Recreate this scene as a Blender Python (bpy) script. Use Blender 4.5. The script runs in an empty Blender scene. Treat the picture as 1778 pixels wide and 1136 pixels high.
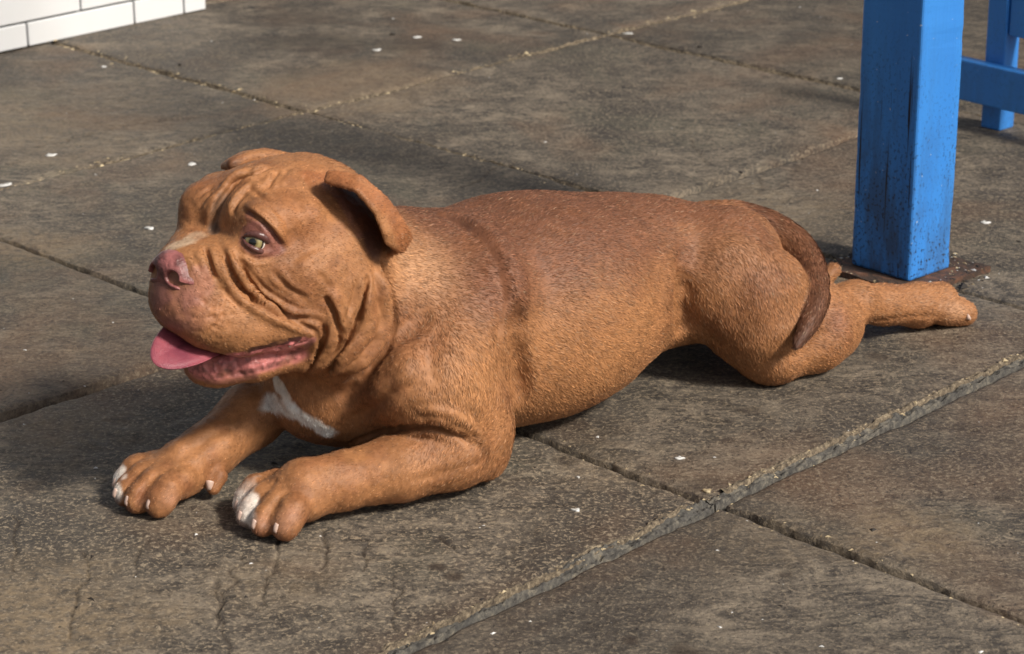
import bpy, bmesh, math, random, time
import numpy as np
from mathutils import Vector, Matrix

T0 = time.time()
scene = bpy.context.scene
COL = scene.collection
random.seed(7)
RNG = np.random.default_rng(7)

# ------------------------------------------------------------------ camera
CAM_H = 1.2
F_PX, PITCH, ROLL = 4288.3, 0.3539, -0.0046        # from the paving grid of the photograph
IMG_W, IMG_H = 1778.0, 1136.0
_c, _s = math.cos(PITCH), math.sin(PITCH)
_fw = np.array([0, _c, -_s]); _rt = np.array([1.0, 0, 0]); _up = np.cross(_rt, _fw)
_cr, _sr = math.cos(ROLL), math.sin(ROLL)
RT = _cr * _rt + _sr * _up
UP = -_sr * _rt + _cr * _up
FW = _fw
CAM = np.array([0, 0, CAM_H])
cam_data = bpy.data.cameras.new('camera')
cam = bpy.data.objects.new('camera', cam_data)
COL.objects.link(cam)
cam_data.sensor_width = 36.0
cam_data.lens = F_PX / IMG_W * 36.0
cam_data.clip_start = 0.05
cam_data.clip_end = 500
m = Matrix.Identity(4)
for r in range(3):
    m[r][0], m[r][1], m[r][2], m[r][3] = RT[r], UP[r], -FW[r], CAM[r]
cam.matrix_world = m
scene.camera = cam
cam_data.dof.use_dof = True
cam_data.dof.focus_distance = 2.95
cam_data.dof.aperture_fstop = 11.0

# ------------------------------------------------------------------ light
SUN_EL, SUN_AZ = 42.0, 52.0          # azimuth: degrees from -Y (behind the camera) towards +X (right)
world = bpy.data.worlds.new('World')
scene.world = world
world.use_nodes = True
wn, wl = world.node_tree.nodes, world.node_tree.links
bg = wn['Background']
sky = wn.new('ShaderNodeTexSky')
sky.sky_type = 'NISHITA'
sky.sun_disc = False
sky.sun_elevation = math.radians(SUN_EL)
_az = math.radians(SUN_AZ)
LDIR = Vector((math.sin(_az) * math.cos(math.radians(SUN_EL)), -math.cos(_az) * math.cos(math.radians(SUN_EL)), math.sin(math.radians(SUN_EL))))
sky.sun_rotation = math.atan2(LDIR.x, LDIR.y)
sky.air_density = 1.0
sky.dust_density = 4.0
hs = wn.new('ShaderNodeHueSaturation')
hs.inputs['Saturation'].default_value = 0.45       # thin bright overcast: paler than a clear sky
wl.new(sky.outputs[0], hs.inputs['Color'])
wl.new(hs.outputs[0], bg.inputs['Color'])
bg.inputs['Strength'].default_value = 0.054
sun_d = bpy.data.lights.new('sun', 'SUN')
sun_d.energy = 3.0
sun_d.angle = math.radians(9)
sun_d.color = (1.0, 0.93, 0.82)
sun = bpy.data.objects.new('sun', sun_d)
COL.objects.link(sun)
sun.rotation_euler = LDIR.to_track_quat('Z', 'Y').to_euler()
scene.view_settings.view_transform = 'Standard'
scene.view_settings.look = 'None'
scene.view_settings.gamma = 1.0
scene.view_settings.use_curve_mapping = False
scene.view_settings.exposure = 0.66

# ------------------------------------------------------------------ helpers
def tag(o, label=None, cat=None, group=None, kind=None):
    if label: o['label'] = label
    if cat: o['category'] = cat
    if group: o['group'] = group
    if kind: o['kind'] = kind
    return o

def link(name, me, mat=None, parent=None):
    o = bpy.data.objects.new(name, me)
    COL.objects.link(o)
    if mat is not None and me is not None and len(me.materials) == 0:
        me.materials.append(mat)
    if parent is not None: o.parent = parent
    return o

def empty(name, loc=(0, 0, 0)):
    o = bpy.data.objects.new(name, None)
    o.empty_display_size = 0.1
    COL.objects.link(o)
    o.location = loc
    return o

def np_mesh(name, V, F, smooth=True):
    """V (n,3), F list of (m,k) index arrays"""
    me = bpy.data.meshes.new(name)
    Fs = F if isinstance(F, list) else [F]
    nl = sum(f.size for f in Fs); nf = sum(len(f) for f in Fs)
    me.vertices.add(len(V)); me.vertices.foreach_set('co', np.asarray(V, np.float32).ravel())
    me.loops.add(nl); me.loops.foreach_set('vertex_index', np.concatenate([f.ravel() for f in Fs]).astype(np.int32))
    me.polygons.add(nf)
    starts = []; off = 0
    for f in Fs:
        starts.append(off + np.arange(len(f)) * f.shape[1]); off += f.size
    me.polygons.foreach_set('loop_start', np.concatenate(starts).astype(np.int32))
    sm = np.ones(nf, bool) if smooth is True else (np.zeros(nf, bool) if smooth is False else smooth)
    me.polygons.foreach_set('use_smooth', sm)
    me.update(calc_edges=True)
    me.validate()
    return me

def _hash(ix, iy, iz, seed):
    h = (ix.astype(np.int64) * 374761393 + iy.astype(np.int64) * 668265263 + iz.astype(np.int64) * 2147483647 + seed * 1274126177) & 0xFFFFFFFF
    h = ((h ^ (h >> 13)) * 1274126177) & 0xFFFFFFFF
    h = ((h ^ (h >> 16)) * 2246822519) & 0xFFFFFFFF
    return ((h ^ (h >> 15)) & 0xFFFF) / 32767.5 - 1.0

def vnoise(P, seed=0):
    P = np.asarray(P, float); i = np.floor(P).astype(np.int64); f = P - i
    f = f * f * (3 - 2 * f); r = 0
    for dx in (0, 1):
        wx = f[..., 0] if dx else 1 - f[..., 0]
        for dy in (0, 1):
            wy = f[..., 1] if dy else 1 - f[..., 1]
            for dz in (0, 1):
                wz = f[..., 2] if dz else 1 - f[..., 2]
                r = r + wx * wy * wz * _hash(i[..., 0] + dx, i[..., 1] + dy, i[..., 2] + dz, seed)
    return r

def fbm(P, octaves=4, seed=0, gain=0.5):
    P = np.asarray(P, float)
    if P.shape[-1] == 2: P = np.concatenate([P, np.zeros(P.shape[:-1] + (1,))], -1)
    a, r, t = 1.0, 0, 0
    for o in range(octaves):
        r = r + a * vnoise(P * 2 ** o + 17.3 * o, seed + o); t += a; a *= gain
    return r / t

def sstep(a, b, x):
    t = np.clip((x - a) / (b - a), 0, 1)
    return t * t * (3 - 2 * t)

def pixel_ray(x, y):
    return FW * F_PX + RT * (x - IMG_W / 2) + UP * (IMG_H / 2 - y)

def ground_at(x, y, z=0.0):
    d = pixel_ray(x, y)
    return CAM + d * ((z - CAM_H) / d[2])

def project(P):
    q = np.asarray(P) - CAM
    zz = q @ FW
    return np.stack([IMG_W / 2 + F_PX * (q @ RT) / zz, IMG_H / 2 - F_PX * (q @ UP) / zz], -1), zz

def resample(P, n):
    P = np.asarray(P, float)
    d = np.r_[0, np.cumsum(np.linalg.norm(np.diff(P, axis=0), axis=1))]
    t = np.linspace(0, d[-1], n)
    return np.stack([np.interp(t, d, P[:, i]) for i in range(P.shape[1])], 1)

# ================================================================== PAVING
TH = 0.7961
N1 = np.array([math.cos(TH), math.sin(TH)]); N2 = np.array([-N1[1], N1[0]])
A0, DA, B0, DB = 2.4008 * CAM_H, -0.6861 * CAM_H, 1.4018 * CAM_H, 0.6934 * CAM_H
def ab_world(a, b, z=0.0):
    a = np.asarray(a, float); b = np.asarray(b, float)
    return np.stack([N1[0] * a + N2[0] * b, N1[1] * a + N2[1] * b, np.zeros_like(a) + z], -1)
def world_ab(P):
    P = np.asarray(P, float)
    return P[..., :2] @ N1, P[..., :2] @ N2

def node_mat(name):
    mt = bpy.data.materials.new(name); mt.use_nodes = True
    nt = mt.node_tree
    return mt, nt.nodes, nt.links, nt.nodes['Principled BSDF']
class NT:
    """small helper for node chains"""
    def __init__(self, name):
        self.m, self.n, self.l, self.b = node_mat(name)
        self.tc = self.n.new('ShaderNodeTexCoord')
    def new(self, t, **kw):
        x = self.n.new(t)
        for k, v in kw.items():
            if k in x.inputs.keys(): x.inputs[k].default_value = v
            else: setattr(x, k, v)
        return x
    def map(self, scale=(1, 1, 1), rot=(0, 0, 0), src='Object', loc=(0, 0, 0)):
        mp = self.n.new('ShaderNodeMapping'); mp.inputs['Scale'].default_value = scale; mp.inputs['Rotation'].default_value = rot; mp.inputs['Location'].default_value = loc
        self.l.new(self.tc.outputs[src], mp.inputs[0]); return mp.outputs[0]
    def noise(self, vec, scale, detail=4, rough=0.55, dist=0.0):
        x = self.new('ShaderNodeTexNoise'); x.inputs['Scale'].default_value = scale; x.inputs['Detail'].default_value = detail
        x.inputs['Roughness'].default_value = rough; x.inputs['Distortion'].default_value = dist
        self.l.new(vec, x.inputs['Vector']); return x.outputs['Fac']
    def ramp(self, fac, stops):
        r = self.n.new('ShaderNodeValToRGB'); self.l.new(fac, r.inputs[0]); e = r.color_ramp.elements
        e[0].position, e[1].position = stops[0][0], stops[-1][0]
        def c4(c): return (c[0], c[1], c[2], 1) if isinstance(c, tuple) else (c, c, c, 1)
        e[0].color, e[1].color = c4(stops[0][1]), c4(stops[-1][1])
        for p, c in stops[1:-1]: q = e.new(p); q.color = c4(c)
        return r.outputs[0]
    def mix(self, fac, a, b, mode='MIX'):
        x = self.n.new('ShaderNodeMix'); x.data_type = 'RGBA'; x.blend_type = mode
        for s, v in ((x.inputs['Factor'], fac), (x.inputs['A'], a), (x.inputs['B'], b)):
            pass
        ins = [i for i in x.inputs if i.enabled]
        f, A, B = x.inputs[0], x.inputs[6], x.inputs[7]
        for sck, v in ((f, fac), (A, a), (B, b)):
            if isinstance(v, (int, float)): sck.default_value = v
            elif isinstance(v, tuple): sck.default_value = (*v[:3], 1)
            else: self.l.new(v, sck)
        return x.outputs[2]
    def math(self, op, a, b=0.0, c=0.0):
        x = self.n.new('ShaderNodeMath'); x.operation = op
        for i, v in enumerate((a, b, c)):
            if isinstance(v, (int, float)): x.inputs[i].default_value = v
            else: self.l.new(v, x.inputs[i])
        return x.outputs[0]
    def attr(self, name, out='Color'):
        x = self.n.new('ShaderNodeAttribute'); x.attribute_name = name; return x.outputs[out]
    def bump(self, h, strength, dist, prev=None):
        x = self.n.new('ShaderNodeBump'); x.inputs['Strength'].default_value = strength; x.inputs['Distance'].default_value = dist
        self.l.new(h, x.inputs['Height'])
        if prev is not None: self.l.new(prev, x.inputs['Normal'])
        return x.outputs[0]
    def set(self, k, v):
        if isinstance(v, (int, float)): self.b.inputs[k].default_value = v
        elif isinstance(v, tuple): self.b.inputs[k].default_value = (*v[:3], 1)
        else: self.l.new(v, self.b.inputs[k])

# ---- slab stone: riven, weathered, dark and patchy
S = NT('paving_stone')
vec = S.map(src='Object')
off = S.attr('tone')                    # r: tone of this slab, g: grit of this slab, b: stain
sep = S.n.new('ShaderNodeSeparateColor'); S.l.new(off, sep.inputs[0])
big = S.noise(vec, 3.2, 5, 0.6, 0.6)
med = S.noise(vec, 15, 6, 0.62, 0.9)
streak = S.noise(S.map((13, 31, 13), rot=(0, 0, 0.15)), 1.0, 7, 0.68, 2.2)
fine = S.noise(vec, 175, 5, 0.74, 0.4)
grit = S.noise(vec, 330, 3, 0.7)
c = S.ramp(med, [(0.34, (0.030, 0.026, 0.022)), (0.46, (0.082, 0.068, 0.054)), (0.56, (0.145, 0.119, 0.092)), (0.70, (0.27, 0.222, 0.165))])
c2 = S.ramp(streak, [(0.39, (0.026, 0.022, 0.019)), (0.50, (0.092, 0.076, 0.060)), (0.61, (0.235, 0.192, 0.142))])
c = S.mix(0.5, c, c2)
c = S.mix(S.ramp(big, [(0.44, 0.0), (0.62, 0.78)]), c, (0.043, 0.036, 0.030))
rust = S.noise(S.map(loc=(3.1, 1.7, 0)), 2.6, 4, 0.6, 0.5)
c = S.mix(S.ramp(rust, [(0.50, 0.0), (0.68, 0.60)]), c, (0.150, 0.088, 0.052))
green = S.noise(S.map(loc=(7.3, 4.1, 0)), 3.4, 4, 0.6, 0.5)
c = S.mix(S.ramp(green, [(0.55, 0.0), (0.75, 0.40)]), c, (0.100, 0.100, 0.068))
# lighter worn grains that stand proud, dark pits between them
g2 = S.ramp(fine, [(0.53, 0.0), (0.60, 1.0)])
c = S.mix(S.math('MULTIPLY', g2, S.math('MULTIPLY_ADD', sep.outputs[1], 0.8, 0.12)), c, (0.27, 0.215, 0.150))
pit = S.ramp(fine, [(0.36, 1.0), (0.45, 0.0)])
c = S.mix(S.math('MULTIPLY', pit, 0.85), c, (0.028, 0.024, 0.021))
fleck = S.ramp(S.noise(vec, 95, 2, 0.5), [(0.73, 0.0), (0.77, 1.0)])
c = S.mix(S.math('MULTIPLY', fleck, 0.35), c, (0.36, 0.32, 0.26))
ochw = S.math('MULTIPLY', S.attr('tone', 'Alpha'), S.ramp(S.noise(vec, 70, 4, 0.7), [(0.40, 0.15), (0.60, 1.0)]))
c = S.mix(ochw, c, (0.235, 0.172, 0.105))
toned = S.n.new('ShaderNodeHueSaturation'); S.l.new(c, toned.inputs['Color']); S.l.new(sep.outputs[0], toned.inputs['Value'])
stained = S.mix(sep.outputs[2], toned.outputs[0], (0.034, 0.022, 0.015))
S.set('Base Color', stained)
S.set('Roughness', S.ramp(med, [(0.3, 0.55), (0.7, 0.82)]))
S.set('Specular IOR Level', 0.4)
nb = S.bump(streak, 0.55, 0.006)
nb = S.bump(fine, 0.85, 0.0035, nb)
nb = S.bump(grit, 0.5, 0.0012, nb)
S.set('Normal', nb)
stone = S.m

J = NT('joint_mortar')
v = J.map()
jc = J.ramp(J.noise(v, 75, 6, 0.75), [(0.36, (0.024, 0.021, 0.019)), (0.45, (0.058, 0.053, 0.047)), (0.55, (0.110, 0.099, 0.082)), (0.68, (0.24, 0.205, 0.15))])
jc = J.mix(J.ramp(J.noise(v, 9, 4), [(0.5, 0.0), (0.7, 0.6)]), jc, (0.062, 0.060, 0.056))
J.set('Base Color', jc); J.set('Roughness', 0.85); J.set('Normal', J.bump(J.noise(v, 220, 4, 0.7), 0.9, 0.003))
mortar = J.m
G = NT('bedding_grit')
v = G.map()
G.set('Base Color', G.ramp(G.noise(v, 120, 5, 0.7), [(0.3, (0.018, 0.015, 0.012)), (0.6, (0.045, 0.036, 0.028)), (0.75, (0.20, 0.16, 0.11))])); G.set('Roughness', 0.95)
G.set('Normal', G.bump(G.noise(v, 260, 4, 0.7), 1.0, 0.004))
grit_m = G.m

Sd = NT('joint_sand'); v = Sd.map()
Sd.set('Base Color', Sd.ramp(Sd.noise(v, 160, 5, 0.7), [(0.34, (0.040, 0.030, 0.022)), (0.5, (0.12, 0.092, 0.062)), (0.66, (0.27, 0.215, 0.145))])); Sd.set('Roughness', 0.95); Sd.set('Normal', Sd.bump(Sd.noise(v, 300, 4, 0.7), 0.9, 0.002))
sand_m = Sd.m
# base sheet out to the horizon
bm = bmesh.new()
bmesh.ops.create_grid(bm, x_segments=40, y_segments=40, size=150)
gm = bpy.data.meshes.new('ground'); bm.to_mesh(gm); bm.free()
for v in gm.vertices: v.co.z = -0.022
ground = link('ground', gm, grit_m); tag(ground, kind='structure')
pavement = empty('pavement'); tag(pavement, kind='structure')

# stains: dark wet-looking marks lying where the photograph shows them (pixel of the photograph, radius m, strength)
STAINS = [(758, 985, 0.014, 0.8), (790, 1000, 0.018, 0.75), (1215, 842, 0.03, 0.3), (1095, 1112, 0.016, 0.7), (1190, 1130, 0.02, 0.7), (1524, 618, 0.022, 0.55), (1305, 716, 0.02, 0.45),
          (1365, 998, 0.014, 0.6), (975, 800, 0.02, 0.5), (1740, 868, 0.016, 0.55), (1617, 778, 0.014, 0.5), (1670, 740, 0.016, 0.45), (560, 75, 0.14, 0.5), (700, 78, 0.10, 0.45), (520, 30, 0.16, 0.4), (470, 70, 0.06, 0.35), (1750, 1015, 0.02, 0.3), (1700, 690, 0.02, 0.3)]
ST = [(ground_at(x, y), r, k) for x, y, r, k in STAINS]
OC = [(ground_at(x, y), r, k) for x, y, r, k in ((60, 1090, 0.20, 0.75), (1610, 930, 0.11, 0.6), (1500, 950, 0.06, 0.45), (40, 215, 0.40, 0.35), (60, 430, 0.14, 0.6), (130, 740, 0.13, 0.5), (1290, 370, 0.22, 0.4), (620, 155, 0.25, 0.45), (1360, 930, 0.12, 0.25), (450, 1000, 0.10, 0.35), (1050, 820, 0.1, 0.25))]
CRACKS = []       # dark hairline cracks of the near slab and the others
for pts in ([(480, 930), (470, 990), (462, 1050)], [(565, 915), (560, 985)], [(420, 960), (396, 1020), (372, 1090)], [(378, 1005), (386, 1080), (392, 1136)], [(1395, 250), (1390, 285), (1345, 335)], [(1330, 280), (1320, 330)], [(250, 940), (232, 1000)], [(640, 940), (628, 990)], [(760, 930), (790, 960)], [(690, 1000), (682, 1090)], [(150, 960), (140, 1040), (120, 1110)], [(800, 330), (870, 290), (905, 280)], [(0, 275), (130, 240), (220, 215), (340, 203)], [(1200, 240), (1230, 290)], [(1265, 680), (1330, 690)], [(30, 900), (20, 990)], [(1660, 752), (1758, 730)], [(1060, 500), (1100, 470)]):
    CRACKS.append(np.array([ground_at(x, y)[:2] for x, y in resample(np.array(pts, float), 14)]))

def edge_noise(t, seed, amp):
    return amp * (0.6 * fbm(np.stack([t * 5, np.full_like(t, seed * 3.7)], -1), 3, seed) + 0.5 * fbm(np.stack([t * 40, np.full_like(t, seed * 1.3)], -1), 3, seed + 9))

GAPS_A = {1: 0.0055, 0: 0.0035, -1: 0.0035}
GAPS_B = {0: 0.011, 1: 0.010, 2: 0.003}
def slab(i, j, n, tone, grit, dz, tilt=(0, 0)):
    """slab between joints A i..i+1 and B j..j+1"""
    a0, a1 = A0 + i * DA, A0 + (i + 1) * DA
    b0, b1 = B0 + j * DB, B0 + (j + 1) * DB
    sa = np.sign(a1 - a0)
    u = np.linspace(0, 1, n + 1)
    # denser rows near the edges so that the arris can round off
    u = np.concatenate([[0, 0.004, 0.010, 0.018], u[1:-1] * 0.94 + 0.03, [0.982, 0.990, 0.996, 1]])
    m_ = len(u)
    UU, WW = np.meshgrid(u, u, indexing='ij')
    gA0, gA1, gB0, gB1 = GAPS_A.get(i, 0.004), GAPS_A.get(i + 1, 0.004), GAPS_B.get(j, 0.004), GAPS_B.get(j + 1, 0.004)
    am, bmid = (a0 + a1) / 2, (b0 + b1) / 2
    hA, hB = abs(a1 - a0) / 2, abs(b1 - b0) / 2
    bb = b0 + WW * (b1 - b0); aa = a0 + UU * (a1 - a0)
    eA0 = gA0 + np.abs(edge_noise(bb, i * 7 + j * 31 + 1, 0.008)) ; eA1 = gA1 + np.abs(edge_noise(bb, i * 7 + j * 31 + 2, 0.008))
    eB0 = gB0 + np.abs(edge_noise(aa, i * 7 + j * 31 + 3, 0.006)); eB1 = gB1 + np.abs(edge_noise(aa, i * 7 + j * 31 + 4, 0.008))
    a = (a0 + sa * eA0) * (1 - UU) + (a1 - sa * eA1) * UU
    b = (b0 + eB0) * (1 - WW) + (b1 - eB1) * WW
    P = np.stack([a, b], -1); W0 = ab_world(a, b)
    h = 0.0018 * fbm(P * 4, 4, 100 + i * 5 + j) + 0.0011 * fbm(P * np.array([26, 11]) , 4, 140 + i + j * 3) + grit * 0.0009 * fbm(P * 75, 3, 160 + i)
    lay = fbm(P * 3.2 + 9, 4, 170 + i + 5 * j)                 # riven steps: thin layers broken away
    h += grit * 0.0016 * (fbm(np.stack([W0[..., 0] * 34 + 2.0 * fbm(W0[..., :2] * 7, 2, 181), W0[..., 1] * 6], -1), 3, 183))
    h += 0.0016 * (sstep(0.08, 0.12, lay) + sstep(-0.16, -0.12, lay)) - 0.0016
    dE = np.minimum(np.minimum(UU, 1 - UU) * abs(a1 - a0), np.minimum(WW, 1 - WW) * (b1 - b0))
    h -= 0.0042 * (1 - sstep(0, 0.010, dE)) * (0.6 + 0.4 * fbm(P * 30, 2, 190))
    W = ab_world(a, b)
    stain = np.zeros(a.shape)
    for c_, r, k in ST:
        d = np.linalg.norm(W[..., :2] - c_[:2], axis=-1) * (1 + 0.5 * fbm(P * 60, 2, 201))
        stain = np.maximum(stain, k * sstep(r, r * 0.4, d))
    och = np.zeros(a.shape)
    for c_, r, k in OC:
        d = np.linalg.norm(W[..., :2] - c_[:2], axis=-1) * (1 + 0.6 * fbm(P * 12, 3, 231))
        och = np.maximum(och, k * sstep(r, r * 0.25, d))
    if n > 60:
        for L in CRACKS:
            lo, hi = L.min(0) - 0.03, L.max(0) + 0.03
            m2 = np.all((W[..., :2] > lo) & (W[..., :2] < hi), -1)
            if not m2.any(): continue
            q = W[m2][:, :2] + 0.010 * np.stack([fbm(W[m2] * 40, 2, 211), fbm(W[m2] * 40, 2, 213)], -1)
            d = np.full(len(q), 9.0)
            for s0, s1 in zip(L[:-1], L[1:]):
                t = np.clip((q - s0) @ (s1 - s0) / ((s1 - s0) @ (s1 - s0)), 0, 1)
                d = np.minimum(d, np.linalg.norm(q - s0 - t[:, None] * (s1 - s0), axis=1))
            wv_ = 0.0009 + 0.0014 * (0.5 + 0.5 * fbm(W[m2] * 25, 2, 219))
            h[m2] -= 0.0028 * np.exp(-(d / wv_) ** 2)
            stain[m2] = np.maximum(stain[m2], 0.55 * np.exp(-(d / wv_) ** 2))
    z = h + dz
    Z = ab_world(a, b, 0); Z[..., 2] = z
    V_ = Z.reshape(-1, 3)
    ix = np.arange(m_ * m_).reshape(m_, m_)
    q = np.stack([ix[:-1, :-1], ix[1:, :-1], ix[1:, 1:], ix[:-1, 1:]], -1).reshape(-1, 4)
    if sa < 0: q = q[:, ::-1]
    # skirt
    ring = np.concatenate([ix[0, :-1], ix[:-1, -1], ix[-1, :0:-1], ix[:0:-1, 0]])
    low = V_[ring].copy(); low[:, 2] = -0.03
    k = len(V_) + np.arange(len(ring)); r2 = np.roll(ring, -1); k2 = np.roll(k, -1)
    sk = np.stack([ring, r2, k2, k], 1)
    if sa < 0: sk = sk[:, ::-1]
    me = np_mesh('paving_slab', np.concatenate([V_, low]), [q, sk])
    ca = me.color_attributes.new('tone', 'FLOAT_COLOR', 'POINT')
    cc = np.zeros((len(V_) + len(low), 4), np.float32); cc[:, 0] = tone; cc[:, 1] = grit; cc[:len(V_), 2] = stain.ravel(); cc[:len(V_), 3] = och.ravel()
    ca.data.foreach_set('color', cc.ravel())
    return link('paving_slab', me, stone, pavement)

TONES = {(0, 0): (1.0, 0.75, 0.0), (1, 0): (1.12, 1.0, 0.0), (0, -1): (1.02, 0.65, 0.0), (1, -1): (1.10, 0.5, 0.0), (0, 1): (0.98, 0.55, 0.0), (-1, 1): (1.0, 0.75, 0.0), (0, 2): (0.98, 0.5, 0.0), (1, 1): (0.88, 0.45, 0.0), (-1, 0): (1.05, 0.7, 0), (-1, 2): (0.95, .5, 0)}
for i in range(-3, 4):
    for j in range(-2, 5):
        t_ = TONES.get((i, j), (0.95 + 0.12 * math.sin(i * 5.1 + j * 2.3), 0.5, 0))
        near = -2 <= i <= 2 and -1 <= j <= 3
        slab(i, j, 300 if (i, j) == (1, 0) else 170 if (i, j) in ((0, 0), (0, -1), (1, -1), (0, 1), (1, 1)) else (100 if near else 16), t_[0], t_[1], 0.0)

# mortar pointing along the raised joint, and a thinner one further back
def bead(line, c, rng, width, height, wob, mat_, base=-0.02, n=760, rough=1.0):
    t = np.linspace(rng[0], rng[1], n)
    prof = np.linspace(-1, 1, 13)
    T, Pp = np.meshgrid(t, prof, indexing='ij')
    wv = width * (1 + 0.22 * fbm(np.stack([T * 9, T * 0 + c], -1), 3, 301))
    off_ = wob * fbm(np.stack([T * 4, T * 0 + 2 * c], -1), 3, 305)
    across = off_ + Pp * wv
    hh = height * (1 - np.abs(Pp) ** 2.4) + rough * 0.0016 * fbm(np.stack([T * 210, Pp * 5], -1), 2, 315) + rough * 0.0040 * fbm(np.stack([T * 60, Pp * 1.6], -1), 4, 309) + rough * 0.003 * fbm(np.stack([T * 7, Pp], -1), 2, 311)
    hh = np.where(np.abs(Pp) > 0.99, base, hh)
    if line == 'B': W = ab_world(T, c + across)
    else: W = ab_world(c + across, T)
    W[..., 2] = hh
    m_ = len(prof); ix = np.arange(n * m_).reshape(n, m_)
    q = np.stack([ix[:-1, :-1], ix[1:, :-1], ix[1:, 1:], ix[:-1, 1:]], -1).reshape(-1, 4)
    if line == 'A': q = q[:, ::-1]
    return link('mortar_joint', np_mesh('mortar_joint', W.reshape(-1, 3), q), mat_, pavement)
aX = A0 + DA
bead('B', B0 + 0.0042, (aX - 0.001, A0 + 0.9), 0.0095, -0.0030, 0.004, mortar, rough=1.5)
bead('B', B0 + 0.0125, (aX + 0.030, A0 + 0.9), 0.0050, 0.0020, 0.004, sand_m, rough=1.3)
bead('B', B0 + 0.0042, (A0 + 2.2 * DA, aX - 0.003), 0.0095, -0.0032, 0.005, mortar, rough=1.5)
bead('B', B0 + 0.0125, (A0 + 2.2 * DA, aX - 0.03), 0.0045, 0.0005, 0.005, sand_m, rough=1.4)
bead('B', B0 + 2 * DB, (A0 - 1.4, A0 + 1.6), 0.0032, -0.0056, 0.003, sand_m, rough=1.6)
bead('A', A0, (B0 + 0.3, B0 + 3.4 * DB), 0.004, -0.0055, 0.003, sand_m, rough=1.4)
bead('A', A0 - DA, (B0 + 0.3, B0 + 3.4 * DB), 0.0045, -0.0050, 0.003, sand_m, rough=1.4)

# ================================================================== WHITE TILED WALL
Wt = NT('white_glazed_tile')
v = Wt.map()
wc = Wt.mix(Wt.ramp(Wt.noise(v, 6, 4), [(0.4, 0.0), (0.8, 0.25)]), (0.66, 0.67, 0.685), (0.56, 0.56, 0.54))
Wt.set('Base Color', wc); Wt.set('Roughness', 0.32); Wt.set('Normal', Wt.bump(Wt.noise(v, 14, 2), 0.08, 0.004))
Gt = NT('grey_grout'); v = Gt.map()
Gt.set('Base Color', Gt.ramp(Gt.noise(v, 50, 4), [(0.3, (0.22, 0.22, 0.22)), (0.7, (0.36, 0.36, 0.36))])); Gt.set('Roughness', 0.9)
def box_bm(lo, hi, bev=0.0, seg=2):
    bm = bmesh.new(); bmesh.ops.create_cube(bm, size=1.0)
    for v in bm.verts:
        v.co = Vector([lo[k] + (v.co[k] + 0.5) * (hi[k] - lo[k]) for k in range(3)])
    if bev > 0: bmesh.ops.bevel(bm, geom=list(bm.edges), offset=bev, segments=seg, affect='EDGES', profile=0.5)
    return bm
def bm_obj(name, bm, mat_, parent=None, smooth=False):
    me = bpy.data.meshes.new(name); bm.to_mesh(me); bm.free()
    if smooth:
        for p in me.polygons: p.use_smooth = True
    return link(name, me, mat_, parent)
w0, w1 = ground_at(0, 92), ground_at(357, 17)
wd = (w1 - w0)[:2] / np.linalg.norm((w1 - w0)[:2])
wall = empty('tiled_wall', (w1[0], w1[1], 0.0)); wall.rotation_euler = (0, 0, math.atan2(wd[1], wd[0]))
tag(wall, 'white glazed tile wall with grey grout lines rising from the paving', 'wall')
# local frame: x runs along the face towards the corner (0 = corner), y into the wall, z up
bm_obj('wall_core', box_bm((-1.6, 0.008, -0.02), (-0.004, 0.22, 0.9)), Gt.m, wall)
def wx(x, y):        # position along the face of a point of the foot of the wall seen at (x, y)
    g = ground_at(x, y); return float((g - w1)[:2] @ wd)
joints0 = [wx(318, 25), wx(232, 43), wx(48, 82)]
pitch_ = joints0[1] - joints0[2]
row0 = []; x = joints0[1]
while x > -1.55: row0.append(x); x -= pitch_
CO = 0.052; HH = 0.125
g_ = 0.0022
def tile(xa, xb, za, zb):
    bm_obj('tile', box_bm((xa + g_, -0.004, za + g_), (xb - g_, 0.012, zb - g_), 0.0022, 2), Wt.m, wall)
z = 0.0; rowi = 0
while z < 0.85:
    hgt = CO if rowi == 0 else HH
    xs = [0.0, joints0[0]] + [q + (0 if rowi % 2 == 0 else pitch_ * 0.5) for q in row0]
    xs = sorted([q for q in xs if q <= 0.0 and (q == 0.0 or q <= joints0[0] + 1e-6)], reverse=True)
    for xa, xb in zip(xs[1:], xs[:-1]): tile(xa, xb, z, z + hgt)
    z += hgt; rowi += 1
# return face of the corner
z = 0.0; rowi = 0
while z < 0.85:
    hgt = CO if rowi == 0 else HH
    for ya, yb in ((0.014, 0.11), (0.11, 0.22)):
        bm_obj('tile', box_bm((-0.006, ya + g_, z + g_), (0.003, yb - g_, z + hgt - g_), 0.002, 1), Wt.m, wall)
    z += hgt; rowi += 1

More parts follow.
